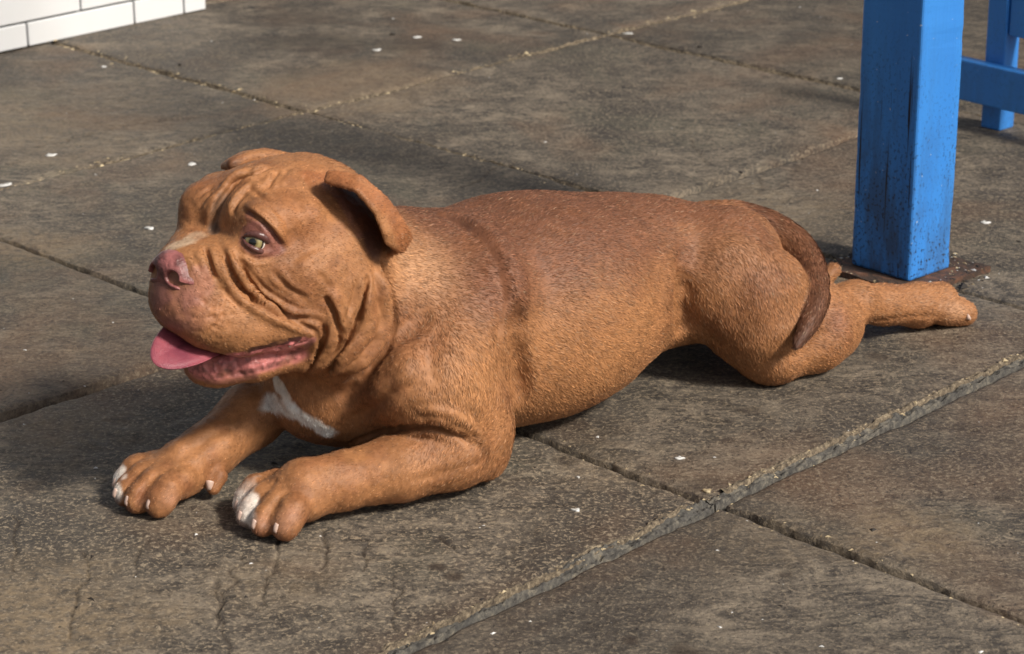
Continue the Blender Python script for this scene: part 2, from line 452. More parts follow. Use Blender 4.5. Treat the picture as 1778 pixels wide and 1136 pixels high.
# ================================================================== BLUE TIMBER
def paint_mat(name, worn):
    P_ = NT(name)
    v = P_.map(); att = P_.n.new('ShaderNodeSeparateXYZ'); P_.l.new(P_.tc.outputs['Object'], att.inputs[0])
    z = att.outputs['Z']
    blue = P_.mix(P_.ramp(P_.noise(P_.map((9, 9, 1.2)), 1.0, 4), [(0.35, 0.0), (0.7, 1.0)]), (0.034, 0.195, 0.58), (0.046, 0.245, 0.66))
    low = P_.ramp(z, [(0.02, 1.0), (0.40, 0.0)])                          # wear gathers towards the foot
    sp = P_.noise(P_.map((1, 1, 0.8)), 210, 2, 0.5)
    patch = P_.ramp(P_.noise(P_.map((11, 11, 7), loc=(2, 5, 1)), 1.0, 4, 0.6), [(0.32, 0.08), (0.56, 1.0)])
    lf = P_.math('LESS_THAN', att.outputs['X'], 0.004) if worn else 0.0
    specks = P_.math('MULTIPLY', P_.math('MULTIPLY', patch, P_.ramp(sp, [(0.575, 0.0), (0.62, 1.0)])), P_.math('MULTIPLY_ADD', low, 0.85 if worn else 0.1, 0.08))
    c = P_.mix(specks, blue, (0.012, 0.016, 0.030))
    chips = P_.math('MULTIPLY', P_.ramp(P_.noise(v, 130, 2, 0.5), [(0.72, 0.0), (0.75, 1.0)]), 0.8 if worn else 0.2)
    c = P_.mix(chips, c, (0.45, 0.55, 0.68))
    split = P_.noise(P_.map((95, 95, 2.6)), 1.0, 3, 0.5)
    sm = P_.math('MULTIPLY', P_.ramp(split, [(0.655, 0.0), (0.68, 1.0)]), P_.ramp(z, [(0.05, 0.3), (0.14, 1.0), (0.28, 1.0), (0.36, 0.0)]))
    if worn: sm = P_.math('MULTIPLY', sm, lf)
    if worn: c = P_.mix(sm, c, (0.010, 0.012, 0.022))
    grime = P_.math('MULTIPLY', P_.ramp(P_.noise(P_.map((22, 22, 6)), 1.0, 6, 0.7), [(0.44, 0.0), (0.60, 1.0)]), P_.ramp(z, [(0.0, 1.0), (0.04, 0.8), (0.30, 0.25), (0.42, 0.0)]))
    c = P_.mix(P_.math('MULTIPLY', grime, P_.math('MULTIPLY_ADD', lf, 0.35, 0.5) if worn else 0.25), c, (0.040, 0.048, 0.055))
    P_.set('Base Color', c); P_.set('Roughness', 0.42); P_.set('Specular IOR Level', 0.4)
    nb = P_.bump(sp, -0.45, 0.0015); nb = P_.bump(P_.noise(P_.map((60, 60, 4)), 1.0, 4), 0.25, 0.002, nb)
    if worn: nb = P_.bump(sm, -0.9, 0.004, nb)
    P_.set('Normal', nb)
    return P_.m
paint_w = paint_mat('worn_blue_paint', True)
paint_b = paint_mat('blue_paint', False)
R_ = NT('rusty_steel'); v = R_.map()
rc = R_.ramp(R_.noise(v, 38, 6, 0.7, 0.8), [(0.30, (0.018, 0.014, 0.013)), (0.5, (0.060, 0.036, 0.026)), (0.66, (0.150, 0.066, 0.036)), (0.8, (0.22, 0.19, 0.17))])
R_.set('Base Color', rc); R_.set('Roughness', 0.75); R_.set('Metallic', 0.15); R_.set('Normal', R_.bump(R_.noise(v, 120, 5, 0.7), 0.8, 0.003))
rust_m = R_.m

pA, pB, pC = ground_at(1472, 461, 0.007), ground_at(1578, 491, 0.007), ground_at(1650, 466, 0.007)
exv = (pC - pB)[:2]; eyv = (pA - pB)[:2]
ang = math.atan2(exv[1], exv[0])
POST_W = float(0.5 * (np.linalg.norm(exv) + np.linalg.norm(eyv)))
post = empty('timber_post', (pB[0], pB[1], 0.0)); post.rotation_euler = (0, 0, ang)
tag(post, 'thick square blue post with worn chipped paint standing on a rusty base plate', 'post')
PX, PY = float(np.linalg.norm(exv)), float(np.linalg.norm(eyv))
bm = box_bm((0, 0, 0.007), (PX, PY, 2.4), 0.005, 3)
# cut rings so that the arrises can be knocked about
for zc in np.linspace(0.02, 0.62, 60):
    bmesh.ops.bisect_plane(bm, geom=bm.verts[:] + bm.edges[:] + bm.faces[:], plane_co=(0, 0, zc), plane_no=(0, 0, 1))
for v in bm.verts:
    if v.co.z < 0.63:
        q = np.array([[v.co.x * 20, v.co.y * 20, v.co.z * 22]]); d = float(fbm(q, 3, 401)[0])
        cx_, cy_ = PX / 2, PY / 2
        ed = max(0, min(1, (max(abs(v.co.x - cx_) / cx_, abs(v.co.y - cy_) / cy_) - 0.9) * 10))
        k = -0.0022 * max(0, d + 0.05) * ed
        v.co.x += (v.co.x - cx_) / cx_ * k; v.co.y += (v.co.y - cy_) / cy_ * k
bm_obj('shaft', bm, paint_w, post)
# the base plate: a bent, flaking square of steel; its ragged near corner points at us
bm = bmesh.new(); 
bmesh.ops.create_grid(bm, x_segments=40, y_segments=40, size=0.5)
PL = POST_W + 0.075
top = []
for v in bm.verts:
    x, y = (v.co.x + 0.5) * PL - 0.0375, (v.co.y + 0.5) * PL - 0.0375
    nn_ = float(fbm(np.array([[x * 45, y * 45, 0]]), 3, 411)[0])
    e_ = max(abs(x - POST_W / 2), abs(y - POST_W / 2)) - POST_W / 2
    sc_ = 1 + 0.03 * nn_ * (1 if e_ > 0.02 else 0)
    v.co = Vector(((x - POST_W / 2) * sc_ + POST_W / 2, (y - POST_W / 2) * sc_ + POST_W / 2, 0.0075 + 0.0012 * nn_ + (0.004 if e_ > 0.028 else 0) * max(0, nn_)))
r_ = bmesh.ops.extrude_face_region(bm, geom=bm.faces[:])
for v in [g for g in r_['geom'] if isinstance(g, bmesh.types.BMVert)]: v.co.z = -0.004
bmesh.ops.recalc_face_normals(bm, faces=bm.faces)
bm_obj('base_plate', bm, rust_m, post)

# blue bench behind: one leg, its low rail and the end of a brace show at the right edge
LW = 0.042
bq = ground_at(1735, 230)
bench = empty('timber_bench', (bq[0], bq[1], 0.0)); bench.rotation_euler = (0, 0, ang)
tag(bench, 'blue painted wooden bench leg and low rail behind the thick post', 'bench')
for (x, y) in ((0, 0), (0.0, -1.1)):
    bm_obj('leg', box_bm((x, y, 0.0015), (x + LW, y + LW, 0.44), 0.003, 2), paint_b, bench)
bm_obj('rail', box_bm((-0.026, -1.15, 0.050), (-0.0005, 0.17, 0.124), 0.003, 2), paint_b, bench)
bm_obj('brace', box_bm((0.004, -1.04, 0.175), (0.036, -0.003, 0.26), 0.003, 2), paint_b, bench)
# ================================================================== THE DOG
# dog frame: s runs from the elbow back to the tail, l to the dog's left (our side), z up
_a = math.radians(38)
DU = np.array([math.cos(_a), math.sin(_a), 0]); DL = np.array([math.sin(_a), -math.cos(_a), 0])
DO = np.array([-0.114, 2.838, 0.0])
def to_world(q):
    q = np.asarray(q, float)
    return DO + q[..., 0:1] * DU + q[..., 1:2] * DL + q[..., 2:3] * np.array([0, 0, 1.0])
def to_dog(P):
    P = np.asarray(P, float) - DO
    return np.stack([P @ DU, P @ DL, P[..., 2]], -1)
def D(x, y, l):
    """point of the dog that the photograph shows at (x, y), lying l metres left of its spine"""
    d = pixel_ray(x, y)
    t = ((DO + DL * l - CAM) @ DL) / (d @ DL)
    return to_dog(CAM + d * t)

VOX = 0.0022
LO = np.array([-0.43, -0.26, -0.012]); HI = np.array([0.99, 0.26, 0.445])

class Field:
    def __init__(self, lo, hi, vox):
        self.lo, self.vox = np.array(lo, float), vox
        self.n = np.ceil((np.array(hi) - lo) / vox).astype(int) + 1
        self.D = np.full(self.n, 0.08, np.float32)
    def sub(self, lo, hi):
        a = np.clip(np.floor((np.array(lo) - self.lo) / self.vox).astype(int), 0, self.n)
        b = np.clip(np.ceil((np.array(hi) - self.lo) / self.vox).astype(int) + 1, 0, self.n)
        ax = [(self.lo[i] + self.vox * np.arange(a[i], b[i])).astype(np.float32) for i in range(3)]
        return tuple(slice(a[i], b[i]) for i in range(3)), ax[0][:, None, None], ax[1][None, :, None], ax[2][None, None, :]
    def add(self, sl, d, k):
        A = self.D[sl]
        h = np.maximum(k - np.abs(A - d), 0) / k
        self.D[sl] = np.minimum(A, d) - h * h * k * 0.25
    def cut(self, sl, d, k):
        A = self.D[sl]; d = -d
        h = np.maximum(k - np.abs(A - d), 0) / k
        self.D[sl] = np.maximum(A, d) + h * h * k * 0.25
    # ellipsoid, axes r=(rs,rl,rz), rot = (pitch about l, yaw about z, roll about s) degrees
    def ell(self, c, r, k=0.02, rot=(0, 0, 0), op='add', p=2.0):
        R = max(r) + k + 0.012
        c = np.asarray(c, float); r = np.asarray(r, float)
        sl, X, Y, Z = self.sub(c - R, c + R)
        M = np.array(Matrix.Rotation(math.radians(rot[1]), 3, 'Z') @ Matrix.Rotation(math.radians(rot[0]), 3, 'Y') @ Matrix.Rotation(math.radians(rot[2]), 3, 'X'))
        x, y, z = X - c[0], Y - c[1], Z - c[2]
        q = [(M[0, i] * x + M[1, i] * y + M[2, i] * z) / r[i] for i in range(3)]
        if p == 2.0:
            k0 = np.sqrt(q[0] ** 2 + q[1] ** 2 + q[2] ** 2)
            k1 = np.sqrt((q[0] / r[0]) ** 2 + (q[1] / r[1]) ** 2 + (q[2] / r[2]) ** 2) + 1e-9
            d = k0 * (k0 - 1) / k1
        else:
            k0 = (np.abs(q[0]) ** p + np.abs(q[1]) ** p + np.abs(q[2]) ** p) ** (1 / p)
            d = (k0 - 1) * min(r)
        (self.add if op == 'add' else self.cut)(sl, d.astype(np.float32), k)
    # round cone chain: pts (n,3), radii (n)
    def tube(self, pts, rad, k=0.02, op='add', flat=None):
        for i in range(len(pts) - 1):
            a, b = np.asarray(pts[i], float), np.asarray(pts[i + 1], float); ra, rb = rad[i], rad[i + 1]
            R = max(ra, rb) + k + 0.012
            sl, X, Y, Z = self.sub(np.minimum(a, b) - R, np.maximum(a, b) + R)
            ab = b - a; L2 = ab @ ab + 1e-12
            t = np.clip(((X - a[0]) * ab[0] + (Y - a[1]) * ab[1] + (Z - a[2]) * ab[2]) / L2, 0, 1)
            d = np.sqrt((X - a[0] - t * ab[0]) ** 2 + (Y - a[1] - t * ab[1]) ** 2 + (Z - a[2] - t * ab[2]) ** 2) - (ra + t * (rb - ra))
            kk = k if (op == 'cut' or i == 0) else max(k, 0.3 * min(ra, rb))
            (self.add if op == 'add' else self.cut)(sl, d.astype(np.float32), kk)
    # loft along s: stations (s, l, zbottom, ztop, halfwidth)
    def loft(self, st, k=0.02, p=2.3):
        st = np.array(st, float)
        ss = np.linspace(st[0, 0], st[-1, 0], 160)
        cols = [np.interp(ss, st[:, 0], st[:, i]) for i in range(1, 5)]
        ker = np.hanning(23); ker /= ker.sum()
        cols = [np.convolve(np.pad(c, 11, mode='edge'), ker, 'valid') for c in cols]
        sl, X, Y, Z = self.sub((st[0, 0] - 0.03, st[:, 1].min() - st[:, 4].max() - k - 0.02, st[:, 2].min() - k - 0.02), (st[-1, 0] + 0.03, st[:, 1].max() + st[:, 4].max() + k + 0.02, st[:, 3].max() + k + 0.02))
        xs = X.ravel(); L, zb, zt, hw = [np.interp(xs, ss, c)[:, None, None].astype(np.float32) for c in cols]
        zc = zb * 0.5 + zt * 0.5; hz = (zt - zb) * 0.5
        q = (np.abs((Y - L) / hw) ** p + np.abs((Z - zc) / hz) ** p) ** (1 / p)
        d = (q - 1) * np.minimum(hw, hz) * 0.9
        dx = np.maximum(st[0, 0] - X, X - st[-1, 0])
        d = np.maximum(d, dx)
        self.add(sl, d.astype(np.float32), k)
    # thin sheet between two curves of points
    def sheet(self, A, B, r0, r1, k=0.006, n=14, m=7):
        A = resample(np.array(A), n); B = resample(np.array(B), n)
        for i in range(n - 1):
            for j in range(m):
                t = j / (m - 1)
                self.tube([A[i] * (1 - t) + B[i] * t, A[i + 1] * (1 - t) + B[i + 1] * t], [r0 * (1 - t) + r1 * t] * 2, k)
    def mesh(self):
        Dd, n = self.D, self.n
        S = Dd < 0
        c = np.zeros(n - 1, np.uint8)
        for dx in (0, 1):
            for dy in (0, 1):
                for dz in (0, 1):
                    c += S[dx:n[0] - 1 + dx, dy:n[1] - 1 + dy, dz:n[2] - 1 + dz]
        act = (c > 0) & (c < 8)
        I = np.argwhere(act)
        idx = np.full(n - 1, -1, np.int32); idx[act] = np.arange(len(I))
        cor = {}
        for dx in (0, 1):
            for dy in (0, 1):
                for dz in (0, 1):
                    cor[dx, dy, dz] = Dd[I[:, 0] + dx, I[:, 1] + dy, I[:, 2] + dz]
        acc = np.zeros((len(I), 3)); cnt = np.zeros(len(I))
        for a in cor:
            for ax in range(3):
                if a[ax] == 0:
                    b = list(a); b[ax] = 1; b = tuple(b)
                    va, vb = cor[a], cor[b]
                    mk = (va < 0) != (vb < 0)
                    t = va / np.where(mk, va - vb, 1)
                    p = np.tile(np.array(a, float), (len(I), 1)); p[:, ax] = t
                    acc += p * mk[:, None]; cnt += mk
        V = self.lo + (I + acc / cnt[:, None]) * self.vox
        quads = []
        for ax in range(3):
            s0 = [slice(1, n[i] - 1) for i in range(3)]; s0[ax] = slice(0, n[ax] - 1)
            s1 = list(s0); s1[ax] = slice(1, n[ax])
            a, b = S[tuple(s0)], S[tuple(s1)]
            E = np.argwhere(a != b)
            inside_first = a[tuple(E.T)]
            for i in range(3):
                if i != ax: E[:, i] += 1
            u, v = (ax + 1) % 3, (ax + 2) % 3
            def g(du, dv):
                q = E.copy(); q[:, u] -= du; q[:, v] -= dv
                return idx[q[:, 0], q[:, 1], q[:, 2]]
            q = np.stack([g(1, 1), g(0, 1), g(0, 0), g(1, 0)], 1)
            q[~inside_first] = q[~inside_first][:, ::-1]
            quads.append(q)
        return V, np.concatenate(quads)

def vertex_normals(V, Q):
    n = np.zeros_like(V)
    fn = np.cross(V[Q[:, 2]] - V[Q[:, 0]], V[Q[:, 3]] - V[Q[:, 1]])
    for i in range(Q.shape[1]):
        for a in range(3):
            n[:, a] += np.bincount(Q[:, i], fn[:, a], len(V))
    return n / (np.linalg.norm(n, axis=1, keepdims=True) + 1e-12)

def laplace(V, Q, it, w=0.5, mask=None):
    E = np.concatenate([Q[:, [i, (i + 1) % 4]] for i in range(4)])
    E = np.concatenate([E, E[:, ::-1]])
    deg = np.bincount(E[:, 0], minlength=len(V))[:, None]
    for _ in range(it):
        s = np.stack([np.bincount(E[:, 0], V[E[:, 1], a], len(V)) for a in range(3)], 1) / deg
        dv = w * (s - V)
        V = V + (dv if mask is None else dv * mask[:, None])
    return V
HYAW = math.radians(10)
def Hd(p):
    """head frame (forward, left, up; origin mid-skull) -> dog frame"""
    p = np.asarray(p, float); c, s = math.cos(HYAW), math.sin(HYAW)
    return np.stack([-0.17 - p[..., 0] * c + p[..., 1] * s, p[..., 0] * s + p[..., 1] * c, 0.30 + p[..., 2]], -1)
_h0 = to_world(Hd(np.zeros(3))[None])[0]
_hl = to_world(Hd(np.array([0, 1.0, 0]))[None])[0] - _h0
def DH(x, y, hy):
    """point of the head that the photograph shows at (x, y), hy metres left of its mid-plane (dog frame)"""
    d = pixel_ray(x, y)
    t = ((_h0 + _hl * hy - CAM) @ _hl) / (d @ _hl)
    return to_dog(CAM + d * t)

TOES = []
def spline(P, n):
    P = np.array(P, float); P = np.concatenate([2 * P[:1] - P[1:2], P, 2 * P[-1:] - P[-2:-1]]); out = []
    for t in np.linspace(0, len(P) - 3 - 1e-6, n):
        i = int(t); u = t - i; a, b, c, d = P[i:i + 4]
        out.append(0.5 * (2 * b + (c - a) * u + (2 * a - 5 * b + 4 * c - d) * u * u + (3 * b - a - 3 * c + d) * u ** 3))
    return np.array(out)
def build_dog_field():
    f = Field(LO, HI, VOX)
    # ---- trunk
    f.loft([  # s, l, zbot, ztop, halfwidth
        (-0.125, 0, 0.050, 0.215, 0.085), (-0.09, 0, 0.036, 0.245, 0.120), (-0.02, 0, 0.022, 0.274, 0.140), (0.06, 0, 0.012, 0.276, 0.146),
        (0.16, 0, 0.010, 0.281, 0.144), (0.25, 0, 0.018, 0.270, 0.128), (0.31, 0, 0.034, 0.259, 0.112), (0.36, 0, 0.045, 0.250, 0.100), (0.43, 0, 0.035, 0.232, 0.092),
        (0.49, 0, 0.04, 0.200, 0.075), (0.53, 0, 0.05, 0.165, 0.05)], k=0.03)
    f.ell((-0.145, -0.012, 0.108), (0.058, 0.088, 0.070), 0.04)                # breast
    f.ell((0.17, 0.042, 0.140), (0.150, 0.106, 0.118), 0.04)
    f.ell((0.17, -0.042, 0.140), (0.150, 0.106, 0.118), 0.04)
    f.ell((0.455, 0.055, 0.160), (0.085, 0.062, 0.066), 0.03)
    f.ell((0.41, -0.045, 0.145), (0.075, 0.055, 0.060), 0.03)
    for sg in (1, -1):
        f.tube([(0.02, sg * 0.085, 0.215), (-0.075, sg * 0.122, 0.135)], [0.060, 0.062], 0.035)
    f.tube([(-0.075, 0.122, 0.135), (-0.018, 0.142, 0.066)], [0.060, 0.043], 0.03)
    f.tube([(-0.075, -0.112, 0.135), (-0.06, -0.122, 0.075)], [0.060, 0.046], 0.03)
    f.ell((-0.055, 0.128, 0.150), (0.050, 0.040, 0.062), 0.018, (25, 0, 0))     # point of the shoulder
    f.ell((-0.012, 0.138, 0.105), (0.034, 0.030, 0.050), 0.016, (-20, 0, 0))    # triceps
    f.ell((0.470, 0.125, 0.125), (0.060, 0.042, 0.058), 0.018, (30, 0, 0))      # thigh
    # ---- neck
    f.tube([(0.01, 0, 0.165), (-0.07, 0, 0.205), (-0.150, 0, 0.275)], [0.118, 0.103, 0.080], 0.04)
    f.tube([(-0.05, 0.04, 0.13), (-0.15, 0.025, 0.200)], [0.09, 0.056], 0.04)
    f.tube([(-0.05, -0.04, 0.13), (-0.15, -0.025, 0.200)], [0.09, 0.056], 0.04)
    # ---- near fore leg
    f.tube([(-0.018, 0.146, 0.046), (-0.06, 0.148, 0.053), (-0.13, 0.136, 0.046), (-0.195, 0.115, 0.040), (-0.24, 0.105, 0.040)], [0.034, 0.045, 0.039, 0.033, 0.036], 0.010)
    f.tube([(-0.012, 0.148, 0.028), (-0.022, 0.146, 0.036)], [0.022, 0.03], 0.02)
    paw(f, (-0.262, 0.094, 0.031), 1.22, 0.006)
    # ---- far fore leg
    f.tube([(-0.05, -0.125, 0.08), (-0.12, -0.105, 0.085), (-0.20, -0.072, 0.064), (-0.275, -0.048, 0.046), (-0.31, -0.044, 0.038)], [0.05, 0.046, 0.038, 0.032, 0.034], 0.012)
    paw(f, (-0.342, -0.043, 0.031), 1.15, 0.0)
    f.tube([(-0.285, -0.012, 0.028), (-0.296, -0.008, 0.016)], [0.010, 0.008], 0.006)     # dew claw pad
    # ---- near hind leg, stretched out behind
    f.tube([(0.435, 0.075, 0.145), (0.475, 0.108, 0.080)], [0.076, 0.066], 0.022)
    f.tube([(0.472, 0.112, 0.070), (0.480, 0.124, 0.042)], [0.060, 0.040], 0.02)
    f.tube([(0.49, 0.118, 0.042), (0.555, 0.120, 0.055), (0.60, 0.115, 0.048)], [0.042, 0.054, 0.042], 0.025)
    f.ell((0.535, 0.095, 0.082), (0.070, 0.055, 0.052), 0.03)
    f.tube([(0.59, 0.112, 0.050), (0.645, 0.100, 0.054)], [0.042, 0.026], 0.02)
    f.tube([(0.632, 0.094, 0.072), (0.66, 0.098, 0.064), (0.715, 0.100, 0.048), (0.78, 0.104, 0.034), (0.82, 0.106, 0.030)], [0.021, 0.028, 0.027, 0.029, 0.029], 0.012)
    for i, dl in enumerate((-0.027, -0.009, 0.010, 0.028)):
        f.tube([(0.805, 0.106 + dl * 0.8, 0.026), (0.850 - 0.006 * abs(i - 1.5), 0.108 + dl, 0.017)], [0.019, 0.0182], 0.004)
    # ---- far hind leg
    f.tube([(0.44, -0.07, 0.11), (0.48, -0.115, 0.05), (0.58, -0.10, 0.04), (0.68, -0.085, 0.030), (0.74, -0.075, 0.022)], [0.065, 0.045, 0.04, 0.025, 0.022], 0.025)
    f.tube([(0.745, -0.052, 0.03), (0.768, -0.050, 0.046)], [0.013, 0.011], 0.01)
    # ---- tail
    tail = [D(1222, 378, 0.0), D(1285, 388, 0.005), D(1350, 412, 0.04), D(1396, 452, 0.09), D(1416, 505, 0.150), D(1408, 555, 0.184), D(1383, 600, 0.198)]
    tail = spline(tail, 26)
    f.tube(tail, np.interp(np.linspace(0, 1, 26), np.linspace(0, 1, 7), [0.022, 0.027, 0.027, 0.0235, 0.0175, 0.0115, 0.0050]), 0.006)
    # ---- head
    def E(c, r, k, p=2.0, pitch=0, op='add'): f.ell(Hd(c), r, k, (pitch, -10, 0), p=p, op=op)
    def Tb(P, r, k): f.tube(Hd(np.array(P)), r, k)
    E((0.0, 0, 0.018), (0.095, 0.092, 0.083), 0.03)
    E((0.058, 0, 0.052), (0.055, 0.072, 0.044), 0.03)
    E((0.128, 0, -0.010), (0.069, 0.052, 0.047), 0.020, p=2.9)
    E((0.172, 0.002, 0.000), (0.030, 0.036, 0.034), 0.018)
    for sg in (1, -1):
        E((0.02, sg * 0.080, -0.03), (0.075, 0.043, 0.088), 0.025)
        E((0.0, sg * 0.060, -0.095), (0.060, 0.045, 0.050), 0.03)
        Tb([(0.104, sg * 0.022, 0.056), (0.100, sg * 0.050, 0.056), (0.060, sg * 0.074, 0.058)], [0.018, 0.020, 0.02], 0.02)
        E((0.098, sg * 0.052, 0.040), (0.026, 0.022, 0.022), 0.02)
        Tb([(0.130, sg * 0.040, 0.010), (0.075, sg * 0.078, -0.002)], [0.022, 0.026], 0.025)
        if sg > 0: Tb([(0.184, 0.010, -0.030), (0.166, 0.028, -0.045), (0.130, 0.046, -0.057), (0.085, 0.062, -0.060), (0.055, 0.074, -0.063)], [0.019, 0.027, 0.030, 0.026, 0.019], 0.03)
        else: Tb([(0.184, -0.006, -0.028), (0.160, -0.022, -0.040), (0.120, -0.040, -0.052), (0.085, -0.058, -0.055), (0.055, -0.070, -0.060)], [0.019, 0.024, 0.027, 0.026, 0.019], 0.03)
    E((0.125, 0, -0.090), (0.070, 0.034, 0.009), 0.008, op='cut')
    Tb([(0.150, -0.004, -0.110), (0.11, 0, -0.112)], [0.022, 0.03], 0.015)
    Tb([(0.135, 0, -0.116), (0.06, 0, -0.10)], [0.022, 0.05], 0.02)
    for sg in (1, -1):
        Tb([(0.143, sg * 0.012, -0.116), (0.108, sg * 0.042, -0.111), (0.062, sg * 0.066, -0.104), (0.030, sg * 0.080, -0.090)], [0.021, 0.020, 0.020, 0.026], 0.010)
    # ears
    hy = [[0.088, 0.118, 0.136, 0.144, 0.143, 0.138], [0.088, 0.128, 0.142, 0.146, 0.145, 0.141], [0.066, 0.080, 0.088, 0.092, 0.096, 0.102]]
    px = [[(572, 300), (625, 310), (668, 345), (697, 388), (710, 412), (698, 434)], [(566, 315), (618, 330), (650, 366), (664, 400), (671, 422), (690, 434)], [(586, 308), (632, 322), (668, 362), (684, 398), (684, 424), (670, 440)]]
    cur = [np.array([DH(x, y, h) for (x, y), h in zip(P, Hy)]) for P, Hy in zip(px, hy)]
    f.sheet(cur[0], cur[1], 0.0027, 0.0023, 0.002, 22, 20)
    f.sheet(cur[0], cur[2], 0.0027, 0.0045, 0.003, 18, 16)
    # far ear: only its fold shows above the brow
    fa = [[(394, 288), (420, 271), (455, 265), (490, 272)], [(388, 290), (405, 285), (430, 283), (470, 285)], [(405, 285), (430, 275), (470, 272), (505, 280)]]
    fh = [[-0.100, -0.100, -0.092, -0.075], [-0.112, -0.118, -0.115, -0.09], [-0.075, -0.075, -0.07, -0.06]]
    fc = [np.array([DH(x, y, h) for (x, y), h in zip(P, Hy)]) for P, Hy in zip(fa, fh)]
    f.sheet(fc[0], fc[1], 0.0030, 0.0028, 0.003, 14, 14)
    f.sheet(fc[0], fc[2], 0.0030, 0.006, 0.004, 14, 14)
    return f

def paw(f, c, w, toe_in):
    """fore paw: knuckled pad with four toes pointing to -s; c = centre in dog space, w = width factor"""
    c = np.array(c)
    def W(x, y, z): return (c[0] - x, c[1] + y * w + toe_in * x / 0.04, z)
    f.ell(W(-0.002, 0, 0.029), (0.041, 0.039 * w, 0.025), 0.015)
    for i, (y, ln) in enumerate(((-0.032, 0.030), (-0.0115, 0.044), (0.0115, 0.044), (0.032, 0.030))):
        f.tube([W(-0.010, y * 0.82, 0.036), W(ln * 0.50, y * 0.98, 0.0325), W(ln * 0.86, y * 1.03, 0.0225), W(ln, y * 1.05, 0.0175)], [0.0155, 0.0172, 0.0168, 0.0155], 0.003)
        TOES.append((W(ln + 0.0135, y * 1.05, 0.0225), W(ln, y * 1.05, 0.0195), i))
    for y in (-0.0215, 0.0, 0.0215):
        f.tube([W(0.014, y * 0.95, 0.055), W(0.044 if y == 0 else 0.036, y, 0.041), W(0.066 if y == 0 else 0.056, y, 0.016)], [0.0016, 0.0032, 0.0030], 0.004, 'cut')

field = build_dog_field()
V, Q = field.mesh()
V = np.maximum(V, np.array([-9, -9, 0.0015]))
V = laplace(V, Q, 2, 0.5)
print('dog mesh', len(V), len(Q), round(time.time() - T0, 1))
# ------------------------------------------------------------------ skin folds, carved where the photograph shows them
from mathutils import kdtree
N = vertex_normals(V, Q)
def make_surf(V, N):
    P2, zz = project(to_world(V))
    wn_ = N[:, 0:1] * DU + N[:, 1:2] * DL + N[:, 2:3] * np.array([0, 0, 1.0])
    fac = np.einsum('ij,ij->i', wn_, CAM - to_world(V)) > 0
    gx = (P2[:, 0] // 4).astype(int); gy = (P2[:, 1] // 4).astype(int)
    key = (gx - gx.min()) * 4000 + (gy - gy.min())
    zb = np.full(key.max() + 1, 9e9); np.minimum.at(zb, key, zz)
    vis = np.where(fac & (zz < zb[key] + 0.012))[0]
    kd = kdtree.KDTree(len(vis))
    for j, i in enumerate(vis): kd.insert((P2[i, 0], P2[i, 1], 0), int(i))
    kd.balance()
    return kd
KD = make_surf(V, N)
def surf(x, y):
    """index of the skin vertex that shows at (x, y)"""
    return KD.find((x, y, 0))[1]
def surf_line(pts, step=6):
    pts = np.array(pts, float); n = max(2, int(np.linalg.norm(np.diff(pts, axis=0), axis=1).sum() / step))
    # smooth the line before it is laid on the skin
    P = resample(pts, n)
    for _ in range(2):
        P[1:-1] = 0.25 * P[:-2] + 0.5 * P[1:-1] + 0.25 * P[2:]
    L3 = np.array([V[surf(x, y)] for x, y in P])
    for _ in range(2):
        L3[1:-1] = 0.25 * L3[:-2] + 0.5 * L3[1:-1] + 0.25 * L3[2:]
    return L3
def line_dist(L3, R):
    """distance of nearby vertices to a polyline; returns ids, d, t along it, side sign vector"""
    lo, hi = L3.min(0) - R, L3.max(0) + R
    ids = np.where(np.all((V > lo) & (V < hi), axis=1))[0]
    P = V[ids]; best = np.full(len(ids), 9.0); tt = np.zeros(len(ids)); foot = np.zeros((len(ids), 3)); dirv = np.zeros((len(ids), 3))
    n = len(L3) - 1
    for i in range(n):
        ab = L3[i + 1] - L3[i]; t = np.clip((P - L3[i]) @ ab / (ab @ ab + 1e-12), 0, 1)
        f_ = L3[i] + t[:, None] * ab; d = np.linalg.norm(P - f_, axis=1)
        m_ = d < best
        best[m_] = d[m_]; tt[m_] = (i + t[m_]) / n; foot[m_] = f_[m_]; dirv[m_] = ab / (np.linalg.norm(ab) + 1e-12)
    return ids, best, tt, foot, dirv
